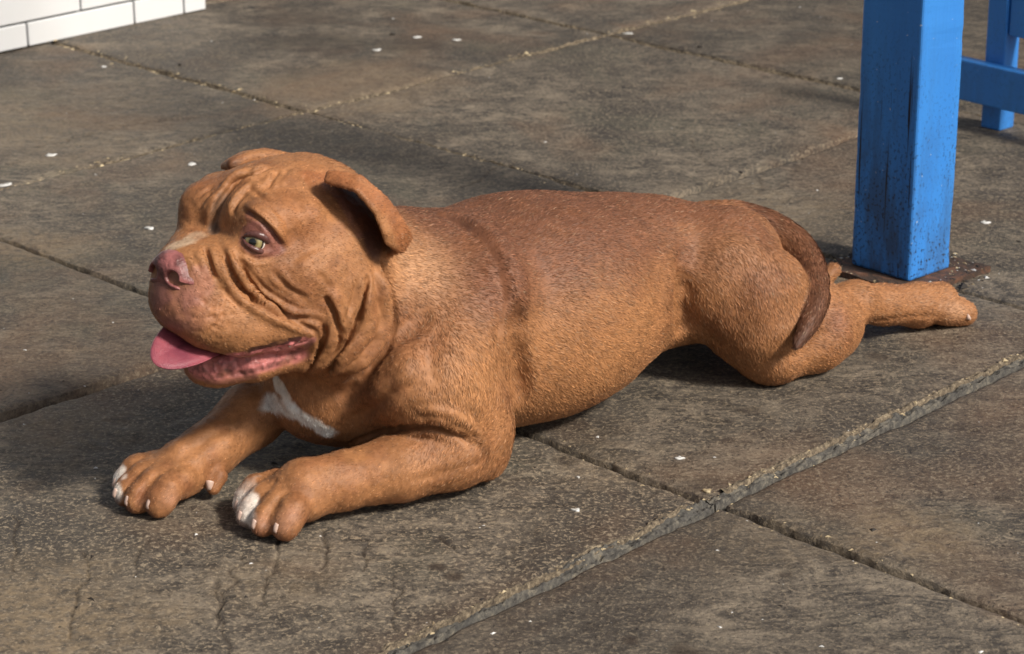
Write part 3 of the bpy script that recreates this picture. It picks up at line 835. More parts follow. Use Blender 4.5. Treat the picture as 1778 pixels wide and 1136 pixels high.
# ---- large rolls and creases of loose skin, modelled into the volume itself, laid where they show
ROLLS = [  # line in the photograph, radius, offset outwards, blend, operation
    ([(775, 373), (826, 392), (870, 434), (888, 488), (889, 550), (878, 612)], 0.0180, -0.0135, 0.018, 'add'),
    ([(646, 462), (650, 510), (653, 558), (638, 596), (604, 630), (568, 650)], 0.0170, -0.0060, 0.012, 'add'),
    ([(664, 452), (674, 500), (679, 560), (668, 600), (634, 642), (594, 668)], 0.0105, -0.0005, 0.004, 'cut'),
    ([(662, 456), (671, 500), (675, 560), (664, 598), (632, 640), (596, 664)], 0.0080, -0.0090, 0.004, 'cut'),
    ([(688, 602), (715, 572), (746, 544)], 0.0090, 0.0035, 0.008, 'cut'),
    ([(648, 712), (690, 660), (722, 606)], 0.0140, -0.0095, 0.018, 'add'),
    ([(886, 520), (892, 580), (897, 640), (903, 705)], 0.0120, 0.0088, 0.014, 'cut'),
    ([(604, 772), (655, 750), (715, 739), (775, 741), (818, 764)], 0.0065, 0.0010, 0.004, 'cut'),
    ([(735, 716), (790, 724), (830, 752), (850, 790)], 0.0080, -0.0020, 0.008, 'add'),
    ([(1184, 470), (1182, 530), (1187, 588)], 0.0160, 0.0080, 0.012, 'cut'),
    ([(380, 425), (392, 448), (404, 476), (421, 501), (441, 524), (470, 542), (503, 555), (536, 569), (553, 580)], 0.0042, 0.0008, 0.003, 'cut'),
    ([(398, 428), (406, 452), (420, 480), (440, 505), (468, 528), (505, 545), (540, 560)], 0.0060, -0.0030, 0.005, 'add'),
    ([(408, 432), (422, 468), (438, 496), (459, 519), (488, 537), (520, 552), (549, 562)], 0.0040, 0.0008, 0.003, 'cut'),
    ([(366, 430), (378, 458), (392, 486), (412, 514), (440, 537), (476, 555), (520, 572)], 0.0065, -0.0034, 0.005, 'add'),
    ([(352, 428), (361, 448), (369, 470), (378, 492)], 0.0030, 0.0004, 0.003, 'cut'),
    ([(562, 512), (580, 536), (586, 560), (592, 584)], 0.0040, 0.0006, 0.003, 'cut'),
    ([(572, 500), (592, 528), (600, 560), (604, 578)], 0.0070, -0.0034, 0.005, 'add'),
    ([(562, 560), (568, 588), (553, 616), (528, 646)], 0.0042, 0.0006, 0.003, 'cut'),
    ([(574, 566), (577, 596), (560, 628), (538, 650)], 0.0065, -0.0030, 0.005, 'add'),
    ([(592, 576), (588, 604), (570, 633), (549, 654)], 0.0042, 0.0006, 0.003, 'cut'),
    ([(636, 470), (630, 515), (618, 555), (606, 584), (584, 626), (562, 656)], 0.0045, 0.0006, 0.003, 'cut'),
    ([(440, 300), (406, 322), (389, 343), (378, 367), (371, 392)], 0.0050, 0.0012, 0.004, 'cut'),
    ([(462, 288), (432, 300), (404, 312), (384, 330)], 0.0055, -0.0026, 0.005, 'add'),
    ([(452, 318), (424, 330), (406, 350), (398, 378)], 0.0060, -0.0030, 0.005, 'add'),
    ([(424, 364), (440, 371), (456, 384), (472, 402), (486, 424)], 0.0034, 0.0006, 0.003, 'cut'),
    ([(424, 352), (444, 360), (464, 376), (482, 398), (494, 422)], 0.0070, -0.0034, 0.006, 'add'),
]
for pts, r, off, k, op in ROLLS:
    P = resample(np.array(pts, float), max(4, int(len(pts) * 2.5)))
    ii = [surf(x, y) for x, y in P]
    L3 = np.array([V[i] + N[i] * off for i in ii])
    for _ in range(2): L3[1:-1] = 0.25 * L3[:-2] + 0.5 * L3[1:-1] + 0.25 * L3[2:]
    tt = np.linspace(0, 1, len(L3)); tap = np.clip(np.minimum(tt, 1 - tt) * 3.6 + 0.25, 0, 1)
    if op == 'add': field.tube(L3, r * tap, k)
    else: field.tube(L3 + np.array([N[i] for i in ii]) * (r * (1 - tap))[:, None], r * tap, k, 'cut')
V, Q = field.mesh()
V = np.maximum(V, np.array([-9, -9, 0.0015]))
V = laplace(V, Q, 2, 0.5)
N = vertex_normals(V, Q)
KD = make_surf(V, N)
print('rolls', len(V), round(time.time() - T0, 1))
FOLDS = [  # polyline in the photograph, depth mm, half-width mm, roll height mm (beside the groove), which side rolls
    ([(377, 420), (390, 445), (402, 474), (419, 499), (439, 522), (468, 540), (501, 553), (534, 567), (551, 577)], 5.5, 3.6, 2.2),
    ([(404, 430), (419, 466), (435, 495), (456, 518), (485, 536), (518, 551), (547, 557), (561, 563)], 5.0, 3.4, 2.2),
    ([(352, 428), (361, 445), (368, 466), (374, 486)], 3.0, 3.0, 1.2),
    ([(386, 500), (398, 520), (419, 536)], 1.6, 3.0, 0.8),
    ([(562, 515), (578, 534), (584, 555), (590, 580)], 3.6, 3.4, 1.6),
    ([(548, 474), (562, 486), (574, 502)], 1.8, 3.2, 0.8),
    ([(560, 560), (566, 586), (551, 615), (526, 644)], 4.5, 3.4, 2.0),
    ([(590, 572), (586, 602), (568, 631), (547, 652)], 4.5, 3.6, 2.0),
    ([(638, 474), (632, 515), (619, 553), (607, 582), (584, 625), (562, 654)], 4.5, 3.8, 2.2),
    ([(650, 445), (656, 487), (663, 528), (667, 561), (655, 596), (622, 632), (582, 660)], 5.5, 9.0, 2.2),
    ([(440, 300), (406, 321), (388, 342), (378, 367), (371, 391), (367, 408)], 4.5, 4.5, 1.6),
    ([(470, 290), (440, 304), (412, 314), (388, 322)], 3.0, 3.4, 1.6),
    ([(485, 296), (470, 315), (464, 328)], 2.6, 3.2, 1.2),
    ([(428, 322), (441, 331), (452, 345), (470, 350)], 2.6, 3.2, 1.6),
    ([(526, 304), (533, 318), (536, 334)], 1.8, 3.4, 1.0),
    ([(404, 372), (410, 350), (425, 333), (440, 320)], 2.6, 3.4, 1.2),
    ([(422, 366), (437, 371), (453, 381), (470, 400), (484, 420), (492, 434)], 3.2, 2.8, 1.6),
    ([(412, 432), (428, 446), (450, 453), (478, 444)], 1.6, 2.6, 0.8),
    ([(500, 455), (530, 440), (556, 420)], 1.2, 5.0, 0.6),
    ([(345, 360), (355, 345), (368, 335)], 2.0, 3.0, 1.0),
    ([(735, 366), (790, 384), (838, 418), (864, 458), (874, 510), (868, 570), (858, 620)], 3.2, 7.0, 2.0),
    ([(672, 590), (692, 568), (722, 545), (748, 520)], 4.0, 9.0, 0.8),
    ([(585, 692), (630, 655), (668, 612), (690, 590)], 3.2, 8.0, 2.0),
    ([(605, 735), (650, 705), (690, 680), (735, 665)], 3.0, 7.0, 2.0),
    ([(602, 772), (650, 752), (700, 741), (760, 738), (800, 752), (826, 782)], 6.0, 4.5, 2.0),
    ([(720, 720), (780, 728), (820, 752), (842, 786)], 2.6, 4.5, 1.6),
    ([(700, 838), (760, 824), (820, 806), (858, 786)], 1.6, 5.0, 0.5),
    ([(1186, 420), (1180, 470), (1184, 520), (1186, 575)], 5.0, 14.0, 0.3),
    ([(1214, 560), (1240, 590), (1280, 612)], 3.0, 12.0, 0.5),
    ([(1400, 470), (1465, 520), (1486, 560)], 2.0, 8.0, 0.5),
    ([(1500, 560), (1560, 552), (1640, 548)], 1.5, 4.0, 0.5),
    ([(480, 655), (500, 690), (520, 715)], 2.0, 6.0, 0.8),
    ([(890, 580), (896, 640), (902, 705)], 4.0, 11.0, 1.0), ([(690, 640), (668, 690), (640, 725)], 2.2, 9.0, 1.0),
    ([(760, 560), (745, 620), (760, 690)], 3.0, 14.0, 1.5), ([(1310, 640), (1390, 610), (1460, 560)], 3.5, 14.0, 1.5),
    ([(1290, 430), (1270, 500), (1290, 570)], 3.0, 18.0, 1.0), ([(1130, 470), (1140, 560), (1110, 640)], 3.0, 20.0, 1.0),
    ([(960, 420), (950, 520), (960, 620)], 2.0, 22.0, 1.0), ([(500, 800), (560, 785), (640, 790), (700, 800)], 2.0, 9.0, 0.8),
    ([(300, 800), (350, 770), (400, 735)], 2.0, 9.0, 0.8),
    ([(470, 470), (500, 500), (535, 520)], 1.3, 3.4, 0.8), ([(330, 440), (342, 455), (348, 472)], 1.4, 2.6, 0.8),
    ([(412, 428), (426, 458), (444, 486), (467, 509), (497, 528), (530, 545)], 2.4, 2.8, 1.2),
    ([(548, 574), (557, 598), (540, 624)], 2.4, 3.0, 1.2), ([(602, 590), (594, 620), (576, 646)], 2.2, 3.0, 1.2),
    ([(620, 480), (613, 520), (600, 562)], 1.8, 3.2, 1.0), ([(505, 290), (490, 305), (480, 322)], 1.5, 3.0, 0.8),
    ([(458, 282), (428, 298), (402, 311)], 1.8, 2.8, 0.9), ([(440, 358), (462, 371), (480, 392)], 1.5, 2.8, 0.9),
    ([(500, 345), (520, 362), (535, 388)], 0.9, 4.5, 0.5), ([(392, 472), (408, 496), (430, 520), (458, 540)], 2.2, 2.8, 1.0),
    ([(340, 350), (352, 336), (372, 322)], 1.6, 3.0, 0.8), ([(590, 520), (600, 545), (600, 575)], 1.6, 3.0, 0.8),
]
FLINES = []
disp = np.zeros(len(V))
for pts, dep, w, roll in FOLDS:
    k_ = 2.0 if max(p[0] for p in pts) < 672 else 1.25
    L3 = surf_line(pts); w *= 1e-3 * 0.95; dep *= 1e-3 * k_; roll *= 1e-3 * k_
    ids, d, t, ft, dv = line_dist(L3, 5 * w)
    end = np.clip(np.minimum(t, 1 - t) * 4.5, 0, 1) ** 0.7
    wob = 0.75 + 0.35 * fbm(V[ids] * 60, 2, 3)
    g = -dep * np.exp(-(d / w) ** 2) + roll * np.exp(-((d - 2.1 * w) / (1.1 * w)) ** 2)
    disp[ids] += g * end * wob
    FLINES.append((ids, np.exp(-(d / (w * 0.9)) ** 2) * end))
# fine pits of the whisker pad, loose skin of the lower lip, slight lumpiness everywhere
def near_px(x, y, r):
    c = V[surf(x, y)]
    return np.exp(-(np.linalg.norm(V - c, axis=1) / r) ** 2), c
wp, _ = near_px(368, 545, 0.026)
disp += wp * (-0.0030) * sstep(0.10, 0.5, vnoise(V * 190, 5))
hd = sstep(0.02, -0.10, V[:, 0])
disp += 0.0012 * fbm(V * 42, 3, 11) + hd * 0.0007 * fbm(V * 150, 2, 21)
V0 = V.copy()
disp *= sstep(0.0015, 0.006, V[:, 2])
V = V + N * disp[:, None]
V = laplace(V, Q, 1, 0.4)
N = vertex_normals(V, Q)
print('folds', round(time.time() - T0, 1))

# ------------------------------------------------------------------ eye socket
EYE_R = 0.0150
eye_l = DH(444, 417, 0.0585)                       # centre of the eyeball's front
_cd = to_dog(CAM[None])[0] - eye_l; _cd /= np.linalg.norm(_cd)
eye_dir = _cd * 0.80 + Hd(np.array([1.0, 0.25, -0.02])) * 0 + (Hd(np.array([1.0, 0, 0])) - Hd(np.zeros(3))) * 0.45
eye_dir /= np.linalg.norm(eye_dir)
ev = V[surf(445, 418)]
eye_c = ev - _cd * (EYE_R - 0.0030)
# ------------------------------------------------------------------ coat colours, with some light and shade painted in
def lerp(c, a, w):
    return c * (1 - w[:, None]) + np.array(a)[None] * w[:, None]
nz = fbm(V * 26, 3, 31); nz2 = fbm(V * 90, 2, 41)
GOLD, RUST, DARK = (0.315, 0.140, 0.056), (0.142, 0.056, 0.031), (0.085, 0.034, 0.018)
col = np.tile(np.array(GOLD), (len(V), 1))
bare = np.zeros(len(V))
s_, l_, z_ = V[:, 0], V[:, 1], V[:, 2]
body = sstep(-0.12, 0.0, s_)
back = sstep(0.13, 0.27, z_ + 0.04 * nz) * body
col = lerp(col, RUST, back * 0.88)
col = lerp(col, (0.200, 0.078, 0.033), np.clip(0.5 * sstep(0.1, 0.6, nz), 0, 1))
def spot(x, y, r, c, w=1.0, ns=0.25):
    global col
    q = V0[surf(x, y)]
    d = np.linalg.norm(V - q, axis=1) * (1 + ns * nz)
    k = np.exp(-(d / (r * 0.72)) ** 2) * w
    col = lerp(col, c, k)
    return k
def strip(pts, r, c, w=1.0, ns=0.3, b=0.0):
    global col, bare
    L3 = np.array([V0[surf(x, y)] for x, y in resample(np.array(pts, float), max(3, len(pts) * 3))])
    ids, d, t, ft, dv = line_dist(L3, r * 1.3)
    k = np.zeros(len(V)); k[ids] = sstep(r, r * 0.5, d * (1 + ns * nz[ids] + ns * 0.6 * nz2[ids])) * w
    col = lerp(col, c, k)
    bare = np.maximum(bare, k * b)
    return k
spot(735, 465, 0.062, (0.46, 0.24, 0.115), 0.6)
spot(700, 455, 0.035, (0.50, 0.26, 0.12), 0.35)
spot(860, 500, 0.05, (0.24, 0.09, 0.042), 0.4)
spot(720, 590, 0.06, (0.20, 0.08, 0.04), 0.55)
spot(640, 690, 0.06, (0.155, 0.058, 0.025), 0.6)  # shading of the chest folds painted into the coat
spot(830, 660, 0.07, (0.43, 0.200, 0.080), 0.75)  # shoulder and belly gold: coat colour plus painted-in light
spot(1040, 640, 0.10, (0.42, 0.195, 0.078), 0.75)
spot(960, 600, 0.07, (0.40, 0.185, 0.074), 0.6)
spot(1110, 560, 0.07, (0.38, 0.175, 0.070), 0.5)
spot(1320, 520, 0.06, (0.235, 0.098, 0.045), 0.5)
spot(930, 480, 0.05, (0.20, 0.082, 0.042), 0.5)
spot(1190, 450, 0.030, (0.17, 0.060, 0.028), 0.35)
spot(1240, 560, 0.035, (0.19, 0.07, 0.032), 0.4)
spot(1455, 560, 0.035, (0.19, 0.075, 0.05), 0.55)
spot(1420, 640, 0.05, (0.40, 0.18, 0.07), 0.6)
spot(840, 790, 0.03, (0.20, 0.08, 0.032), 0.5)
spot(640, 830, 0.045, (0.39, 0.175, 0.068), 0.55)
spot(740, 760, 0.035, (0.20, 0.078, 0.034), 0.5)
# head
spot(360, 320, 0.045, (0.20, 0.075, 0.030), 0.65)
spot(405, 284, 0.016, (0.09, 0.045, 0.035), 0.7)
spot(520, 390, 0.05, (0.31, 0.118, 0.042), 0.55)
spot(500, 340, 0.03, (0.26, 0.098, 0.036), 0.5)
spot(530, 500, 0.028, (0.24, 0.088, 0.036), 0.55)
spot(580, 420, 0.04, (0.40, 0.185, 0.078), 0.5)
spot(545, 300, 0.03, (0.26, 0.095, 0.034), 0.4)
spot(400, 540, 0.03, (0.42, 0.19, 0.08), 0.4)
strip([(372, 400), (380, 372), (392, 345)], 0.012, (0.080, 0.055, 0.042), 0.75)
strip([(300, 428), (320, 420), (340, 410)], 0.013, (0.56, 0.42, 0.29), 0.7)
for a in ([(285, 500), (300, 520), (325, 545)], [(275, 520), (285, 545)]): strip(a, 0.030, (0.225, 0.092, 0.072), 0.8, b=0.35)
strip([(345, 480), (352, 500), (340, 515)], 0.016, (0.33, 0.14, 0.10), 0.6, b=0.2)
spot(365, 545, 0.022, (0.30, 0.125, 0.06), 0.6)
kk = strip([(425, 408), (444, 395), (468, 410), (484, 432), (452, 438), (428, 425), (425, 408)], 0.0105, (0.215, 0.080, 0.066), 0.85, b=0.5)
strip([(430, 372), (436, 385), (430, 400)], 0.007, (0.19, 0.066, 0.054), 0.6, b=0.3)
# lips and mouth
strip([(340, 640), (370, 643), (405, 637), (440, 631), (475, 624), (510, 612)], 0.0185, (0.46, 0.150, 0.142), 0.95, ns=0.25, b=1.0)
strip([(392, 618), (430, 615), (470, 607), (505, 598), (530, 590)], 0.0085, (0.62, 0.200, 0.200), 0.97, b=1.0)
strip([(430, 609), (462, 602), (490, 596), (520, 586)], 0.0048, (0.040, 0.014, 0.014), 0.92, ns=0.5, b=0.9)  # shade of the mouth opening, painted as a dark strip
strip([(462, 612), (495, 606), (525, 598), (542, 588)], 0.0060, (0.60, 0.22, 0.21), 0.8, ns=0.9, b=0.95)
strip([(500, 622), (530, 605), (545, 590)], 0.0055, (0.22, 0.085, 0.075), 0.8, b=0.8)
strip([(360, 664), (400, 662), (440, 655)], 0.006, (0.26, 0.10, 0.075), 0.7, b=0.6)
spot(320, 652, 0.020, (0.34, 0.14, 0.10), 0.7)
strip([(400, 652), (430, 646), (460, 640), (490, 630)], 0.004, (0.17, 0.065, 0.055), 0.75, ns=0.9, b=0.9)
strip([(350, 640), (362, 652), (385, 655)], 0.0025, (0.20, 0.075, 0.06), 0.6, ns=0.9, b=0.9)
hl = np.linalg.norm(V - Hd(np.array([0.115, 0, -0.086])), axis=1)
q_ = V - Hd(np.array([0.115, 0.0, -0.090]))
inm = sstep(1.15, 0.9, np.sqrt((q_[:, 0] / 0.075) ** 2 + (q_[:, 1] / 0.040) ** 2 + (q_[:, 2] / 0.013) ** 2))
col = lerp(col, (0.16, 0.035, 0.035), inm); bare = np.maximum(bare, inm)
# ears: dark inner skin with the hollow's shade painted in, rusty fold
earC = Hd(np.array([0.0, 0.0, 0.0]))
strip([(548, 312), (580, 312), (630, 316), (670, 350), (700, 395), (706, 420)], 0.020, (0.285, 0.100, 0.036), 0.7)
e1 = strip([(598, 338), (622, 362), (640, 395), (650, 420)], 0.025, (0.085, 0.040, 0.034), 0.9, ns=0.15, b=0.6)
strip([(566, 322), (590, 345), (606, 375), (622, 408)], 0.007, (0.26, 0.125, 0.095), 0.6, b=0.3)
# tail: darker
tl = np.array([D(1260, 384, 0.0), D(1285, 388, 0.005), D(1350, 412, 0.04), D(1396, 452, 0.09), D(1416, 505, 0.150), D(1408, 555, 0.184), D(1383, 600, 0.198)])
tl = spline(tl, 26)
ids, d, t, ft, dv = line_dist(tl, 0.04)
kt = np.zeros(len(V)); kt[ids] = sstep(0.036, 0.029, d) * sstep(0.0, 0.12, t)
rr = np.interp(t, np.linspace(0, 1, 7), [0.024, 0.027, 0.027, 0.0235, 0.0175, 0.0115, 0.0050])
kt[ids] = sstep(0.007, 0.001, d - rr) * sstep(0.0, 0.15, t)
col = lerp(col, (0.130, 0.050, 0.025), kt * 0.85)
kt2 = np.zeros(len(V)); kt2[ids] = kt[ids] * sstep(0.55, 1.0, t)
col = lerp(col, (0.075, 0.033, 0.022), kt2 * 0.7)
# white breast blaze and white toes
strip([(480, 666), (492, 680), (498, 690)], 0.009, (0.74, 0.68, 0.60), 0.95, ns=0.7)
strip([(470, 700), (495, 706), (520, 722), (545, 738), (562, 750)], 0.015, (0.82, 0.79, 0.74), 0.97, ns=0.6)
def blob(q, r, c, w=1.0, ns=0.5):
    global col
    d = np.linalg.norm(V - np.array(q), axis=1) * (1 + ns * nz + ns * 0.5 * nz2)
    col = lerp(col, c, sstep(r, r * 0.55, d) * w)
for k_, r in ((0, 0.036), (1, 0.029), (4, 0.025), (5, 0.014)):
    blob(TOES[k_][0], r, (0.80, 0.73, 0.66), 0.95)
    blob(np.array(TOES[k_][0]) + np.array([0.016, 0, 0.012]), r * 0.5, (0.80, 0.73, 0.66), 0.85, 0.8)
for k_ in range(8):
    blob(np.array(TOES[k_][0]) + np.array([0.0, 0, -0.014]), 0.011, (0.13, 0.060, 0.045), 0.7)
for x, y, r in ((455, 910, 0.012), (490, 915, 0.016), (510, 895, 0.016), (250, 870, 0.014), (300, 870, 0.014)):
    spot(x, y, r, (0.42, 0.21, 0.13), 0.6, ns=0.6)
for x, y, r in ((1660, 540, 0.025), (1672, 515, 0.016)): spot(x, y, r, (0.44, 0.24, 0.13), 0.6)
spot(1560, 565, 0.02, (0.20, 0.09, 0.04), 0.5)
# individual hair-length mottling of the coat
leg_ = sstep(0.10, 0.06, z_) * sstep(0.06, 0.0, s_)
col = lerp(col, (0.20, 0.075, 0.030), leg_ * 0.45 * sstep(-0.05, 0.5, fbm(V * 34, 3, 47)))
hdm = sstep(-0.08, -0.16, s_)
col = lerp(col, (0.40, 0.18, 0.075), hdm * 0.35 * sstep(0.0, 0.5, fbm(V * 48, 3, 57)))
col = lerp(col, (0.19, 0.068, 0.028), hdm * 0.40 * sstep(0.05, 0.5, fbm(V * 38, 3, 67)))
col *= (1 + 0.17 * nz2 + (0.10 + 0.12 * hdm) * fbm(V * 260, 2, 51))[:, None]
col = np.clip(col, 0.008, 0.85)

lipm = sstep(0.75, 0.95, bare)
col *= (1 - lipm * 0.42 * sstep(0.16, 0.02, np.abs(fbm(V * 110, 2, 79))))[:, None]
V = V + N * (lipm * 0.0030 * (fbm(V * np.array([150, 150, 120]), 3, 77) - 0.7 * np.abs(fbm(V * 110, 2, 79))))[:, None]
N = vertex_normals(V, Q)
# ------------------------------------------------------------------ fur: short tapering hairs lying along the coat, part of the body mesh
FLOW = [  # place in the dog frame, direction of the lie of the coat
    ((0.0, 0.15, 0.24), (0.8, 0.1, -0.5)), ((0.1, 0.1, 0.27), (1, 0, -0.15)), ((0.1, 0.17, 0.12), (0.8, 0, -0.6)), ((0.3, 0.15, 0.15), (0.85, 0, -0.4)), ((0.4, 0, 0.25), (1, 0, -0.2)),
    ((0.1, -0.15, 0.15), (0.8, 0, -0.6)), ((0.3, -0.15, 0.15), (0.8, 0, -0.5)), ((0.47, 0.13, 0.12), (0.3, 0.1, -0.9)), ((0.55, 0.15, 0.06), (0.9, 0, -0.4)), ((0.8, 0.1, 0.03), (1, 0, -0.2)),
    ((-0.08, 0.15, 0.18), (0.3, 0.0, -1)), ((-0.14, 0.05, 0.12), (0.2, 0.2, -1)), ((-0.14, -0.05, 0.12), (0.2, -0.2, -1)), ((-0.05, 0.15, 0.05), (-0.9, 0, -0.25)), ((-0.2, 0.1, 0.05), (-1, 0, -0.25)), ((-0.27, 0.09, 0.04), (-1, 0, -0.3)),
    ((-0.15, -0.1, 0.08), (-0.9, 0.2, -0.4)), ((-0.3, -0.05, 0.05), (-1, 0, -0.3)), ((-0.36, 0, 0.28), (0.5, 0.4, -0.6)), ((-0.33, 0.05, 0.25), (0.7, 0.2, -0.5)), ((-0.29, 0.0, 0.34), (0.8, 0, 0.5)), ((-0.22, 0.02, 0.40), (1, 0.1, 0.1)),
    ((-0.22, 0.1, 0.33), (1, 0, -0.2)), ((-0.18, 0.12, 0.25), (0.7, 0, -0.6)), ((-0.1, 0.1, 0.28), (0.8, 0.1, -0.4)), ((-0.1, -0.1, 0.28), (0.8, -0.1, -0.4)), ((-0.25, 0.03, 0.18), (0.9, 0, -0.4))]
fp = np.array([a for a, b in FLOW]); fd = np.array([np.array(b) / np.linalg.norm(b) for a, b in FLOW])
def flow_at(P):
    w = 1 / (((P[:, None] - fp[None]) ** 2).sum(2) + 1e-3) ** 2
    return (w @ fd) / w.sum(1, keepdims=True)
HAIRS = 360000
A_, B_, C_, D_ = V[Q[:, 0]], V[Q[:, 1]], V[Q[:, 2]], V[Q[:, 3]]
area = np.linalg.norm(np.cross(C_ - A_, D_ - B_), axis=1)
hp = area * np.where(A_[:, 2] > 0.004, 1, 0)
pick = RNG.choice(len(Q), HAIRS, p=hp / hp.sum())
uu, vv = RNG.random(HAIRS)[:, None], RNG.random(HAIRS)[:, None]
root = (A_[pick] * (1 - uu) + B_[pick] * uu) * (1 - vv) + (D_[pick] * (1 - uu) + C_[pick] * uu) * vv
vi = Q[pick, 0]
gro = np.zeros(len(V))
for ids, w_ in FLINES: gro[ids] = np.maximum(gro[ids], w_)
keep = RNG.random(HAIRS) > np.maximum(bare[vi] * 1.6, gro[vi] * 0.9 * (V[vi, 0] < -0.10))
keep &= np.linalg.norm(root - eye_c, axis=1) > 0.0185
nosep = Hd(np.array([0.196, 0.002, 0.004])); keep &= np.linalg.norm(root - nosep, axis=1) > 0.026
root, vi = root[keep], vi[keep]
tlr = resample(tl, 40); tdir = np.gradient(tlr, axis=0); tdir /= np.linalg.norm(tdir, axis=1, keepdims=True)
Ns = laplace(N, Q, 14, 0.6); Ns /= np.linalg.norm(Ns, axis=1, keepdims=True)
nn = np.where((V[vi, 0] > -0.1)[:, None], Ns[vi], N[vi]); fl = flow_at(root)
it = np.where(kt[vi] > 0.4)[0]
fl[it] = tdir[((root[it][:, None] - tlr[None]) ** 2).sum(2).argmin(1)]
fl = fl + 0.30 * np.stack([vnoise(root * 22, 61), vnoise(root * 22, 71), vnoise(root * 22, 81)], 1) + RNG.normal(0, 0.16, (len(root), 3))
fl -= nn * np.einsum('ij,ij->i', fl, nn)[:, None]; fl /= np.linalg.norm(fl, axis=1, keepdims=True) + 1e-9
bi = np.cross(nn, fl)
headw = sstep(-0.08, -0.16, root[:, 0]); pawl = sstep(0.05, 0.025, root[:, 2])
earw = np.exp(-(np.linalg.norm(root - DH(680, 370, 0.14), axis=1) / 0.045) ** 2)
ln = (1 - 0.3 * earw * headw) * (0.0062 - 0.0030 * headw - 0.0016 * pawl * (1 - headw)) * RNG.uniform(0.65, 1.3, len(root))
ln = np.where(kt[vi] > 0.5, 0.0075, ln)
lift = RNG.uniform(0.02, 0.22, len(root)) + 0.00045 / ln
wd = RNG.uniform(0.00022, 0.00046, len(root)) * (1 - 0.35 * headw) 
roll_ = RNG.normal(0, 0.35, len(root))
bb = bi * np.cos(roll_)[:, None] + nn * np.sin(roll_)[:, None]
base = root - nn * 0.0002
mid = base + (fl * 0.55 + nn * (lift * 0.75)[:, None]) * ln[:, None]
tip = base + (fl + nn * lift[:, None]) * ln[:, None]
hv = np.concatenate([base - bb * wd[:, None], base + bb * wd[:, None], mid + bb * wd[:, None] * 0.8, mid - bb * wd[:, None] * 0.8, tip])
hv[:, 2] = np.maximum(hv[:, 2], 0.001)
nh = len(root); o_ = len(V); r_ = np.arange(nh)
hq = np.stack([o_ + r_, o_ + nh + r_, o_ + 2 * nh + r_, o_ + 3 * nh + r_], 1)
ht = np.stack([o_ + 3 * nh + r_, o_ + 2 * nh + r_, o_ + 4 * nh + r_], 1)
hc = col[vi] * np.exp(RNG.normal(0.03, 1.0, nh) * (0.25 + 0.06 * headw))[:, None]
pale = RNG.random(nh) < 0.03
hc[pale] = hc[pale] * 0.6 + np.array([0.52, 0.36, 0.22]) * 0.4
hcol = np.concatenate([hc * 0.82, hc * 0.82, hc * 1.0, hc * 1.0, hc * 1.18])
DOGV = np.concatenate([V, hv])
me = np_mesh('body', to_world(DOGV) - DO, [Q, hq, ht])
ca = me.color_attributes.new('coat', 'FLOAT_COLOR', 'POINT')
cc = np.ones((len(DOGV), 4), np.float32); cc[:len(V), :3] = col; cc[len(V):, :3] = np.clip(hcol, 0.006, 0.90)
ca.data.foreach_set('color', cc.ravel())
ba = me.attributes.new('bare', 'FLOAT', 'POINT')
ba.data.foreach_set('value', np.concatenate([bare, np.zeros(5 * nh)]).astype(np.float32))
print('fur', nh, round(time.time() - T0, 1))

def new_mat(name):
    mt = bpy.data.materials.new(name); mt.use_nodes = True
    return mt, mt.node_tree.nodes, mt.node_tree.links, mt.node_tree.nodes['Principled BSDF']

coat, n_, l2, b_ = new_mat('dog_coat')
at = n_.new('ShaderNodeAttribute'); at.attribute_name = 'coat'
at2 = n_.new('ShaderNodeAttribute'); at2.attribute_name = 'bare'
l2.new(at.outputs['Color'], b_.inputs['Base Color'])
mr = n_.new('ShaderNodeMapRange'); mr.inputs['To Min'].default_value = 0.58; mr.inputs['To Max'].default_value = 0.30
l2.new(at2.outputs['Fac'], mr.inputs['Value']); l2.new(mr.outputs[0], b_.inputs['Roughness'])
b_.inputs['Specular IOR Level'].default_value = 0.38
b_.inputs['Sheen Weight'].default_value = 0.04; b_.inputs['Sheen Roughness'].default_value = 0.35; b_.inputs['Sheen Tint'].default_value = (1.0, 0.85, 0.68, 1)
nb = n_.new('ShaderNodeTexNoise'); nb.inputs['Scale'].default_value = 420; nb.inputs['Detail'].default_value = 3
bu = n_.new('ShaderNodeBump'); bu.inputs['Strength'].default_value = 0.35; bu.inputs['Distance'].default_value = 0.0015
l2.new(nb.outputs['Fac'], bu.inputs['Height']); l2.new(bu.outputs[0], b_.inputs['Normal'])

dog = empty('dog', tuple(DO))
tag(dog, 'stocky golden brown dog with wrinkled face lying stretched out on the paving, tongue out', 'dog')
body_o = link('body', me, coat, dog)

# ---- eyes
em, n_, l2, b_ = new_mat('dog_eye')
tc = n_.new('ShaderNodeTexCoord'); sx = n_.new('ShaderNodeSeparateXYZ'); l2.new(tc.outputs['Object'], sx.inputs[0])
cx = n_.new('ShaderNodeCombineXYZ'); l2.new(sx.outputs['X'], cx.inputs['X']); l2.new(sx.outputs['Y'], cx.inputs['Y'])
vl = n_.new('ShaderNodeVectorMath'); vl.operation = 'LENGTH'; l2.new(cx.outputs[0], vl.inputs[0])
dv_ = n_.new('ShaderNodeMath'); dv_.operation = 'DIVIDE'; dv_.inputs[1].default_value = EYE_R; l2.new(vl.outputs['Value'], dv_.inputs[0])
rp = n_.new('ShaderNodeValToRGB'); l2.new(dv_.outputs[0], rp.inputs[0])
e = rp.color_ramp.elements; e[0].position = 0.0; e[0].color = (0.004, 0.004, 0.004, 1); e[1].position = 1.0; e[1].color = (0.72, 0.62, 0.55, 1)
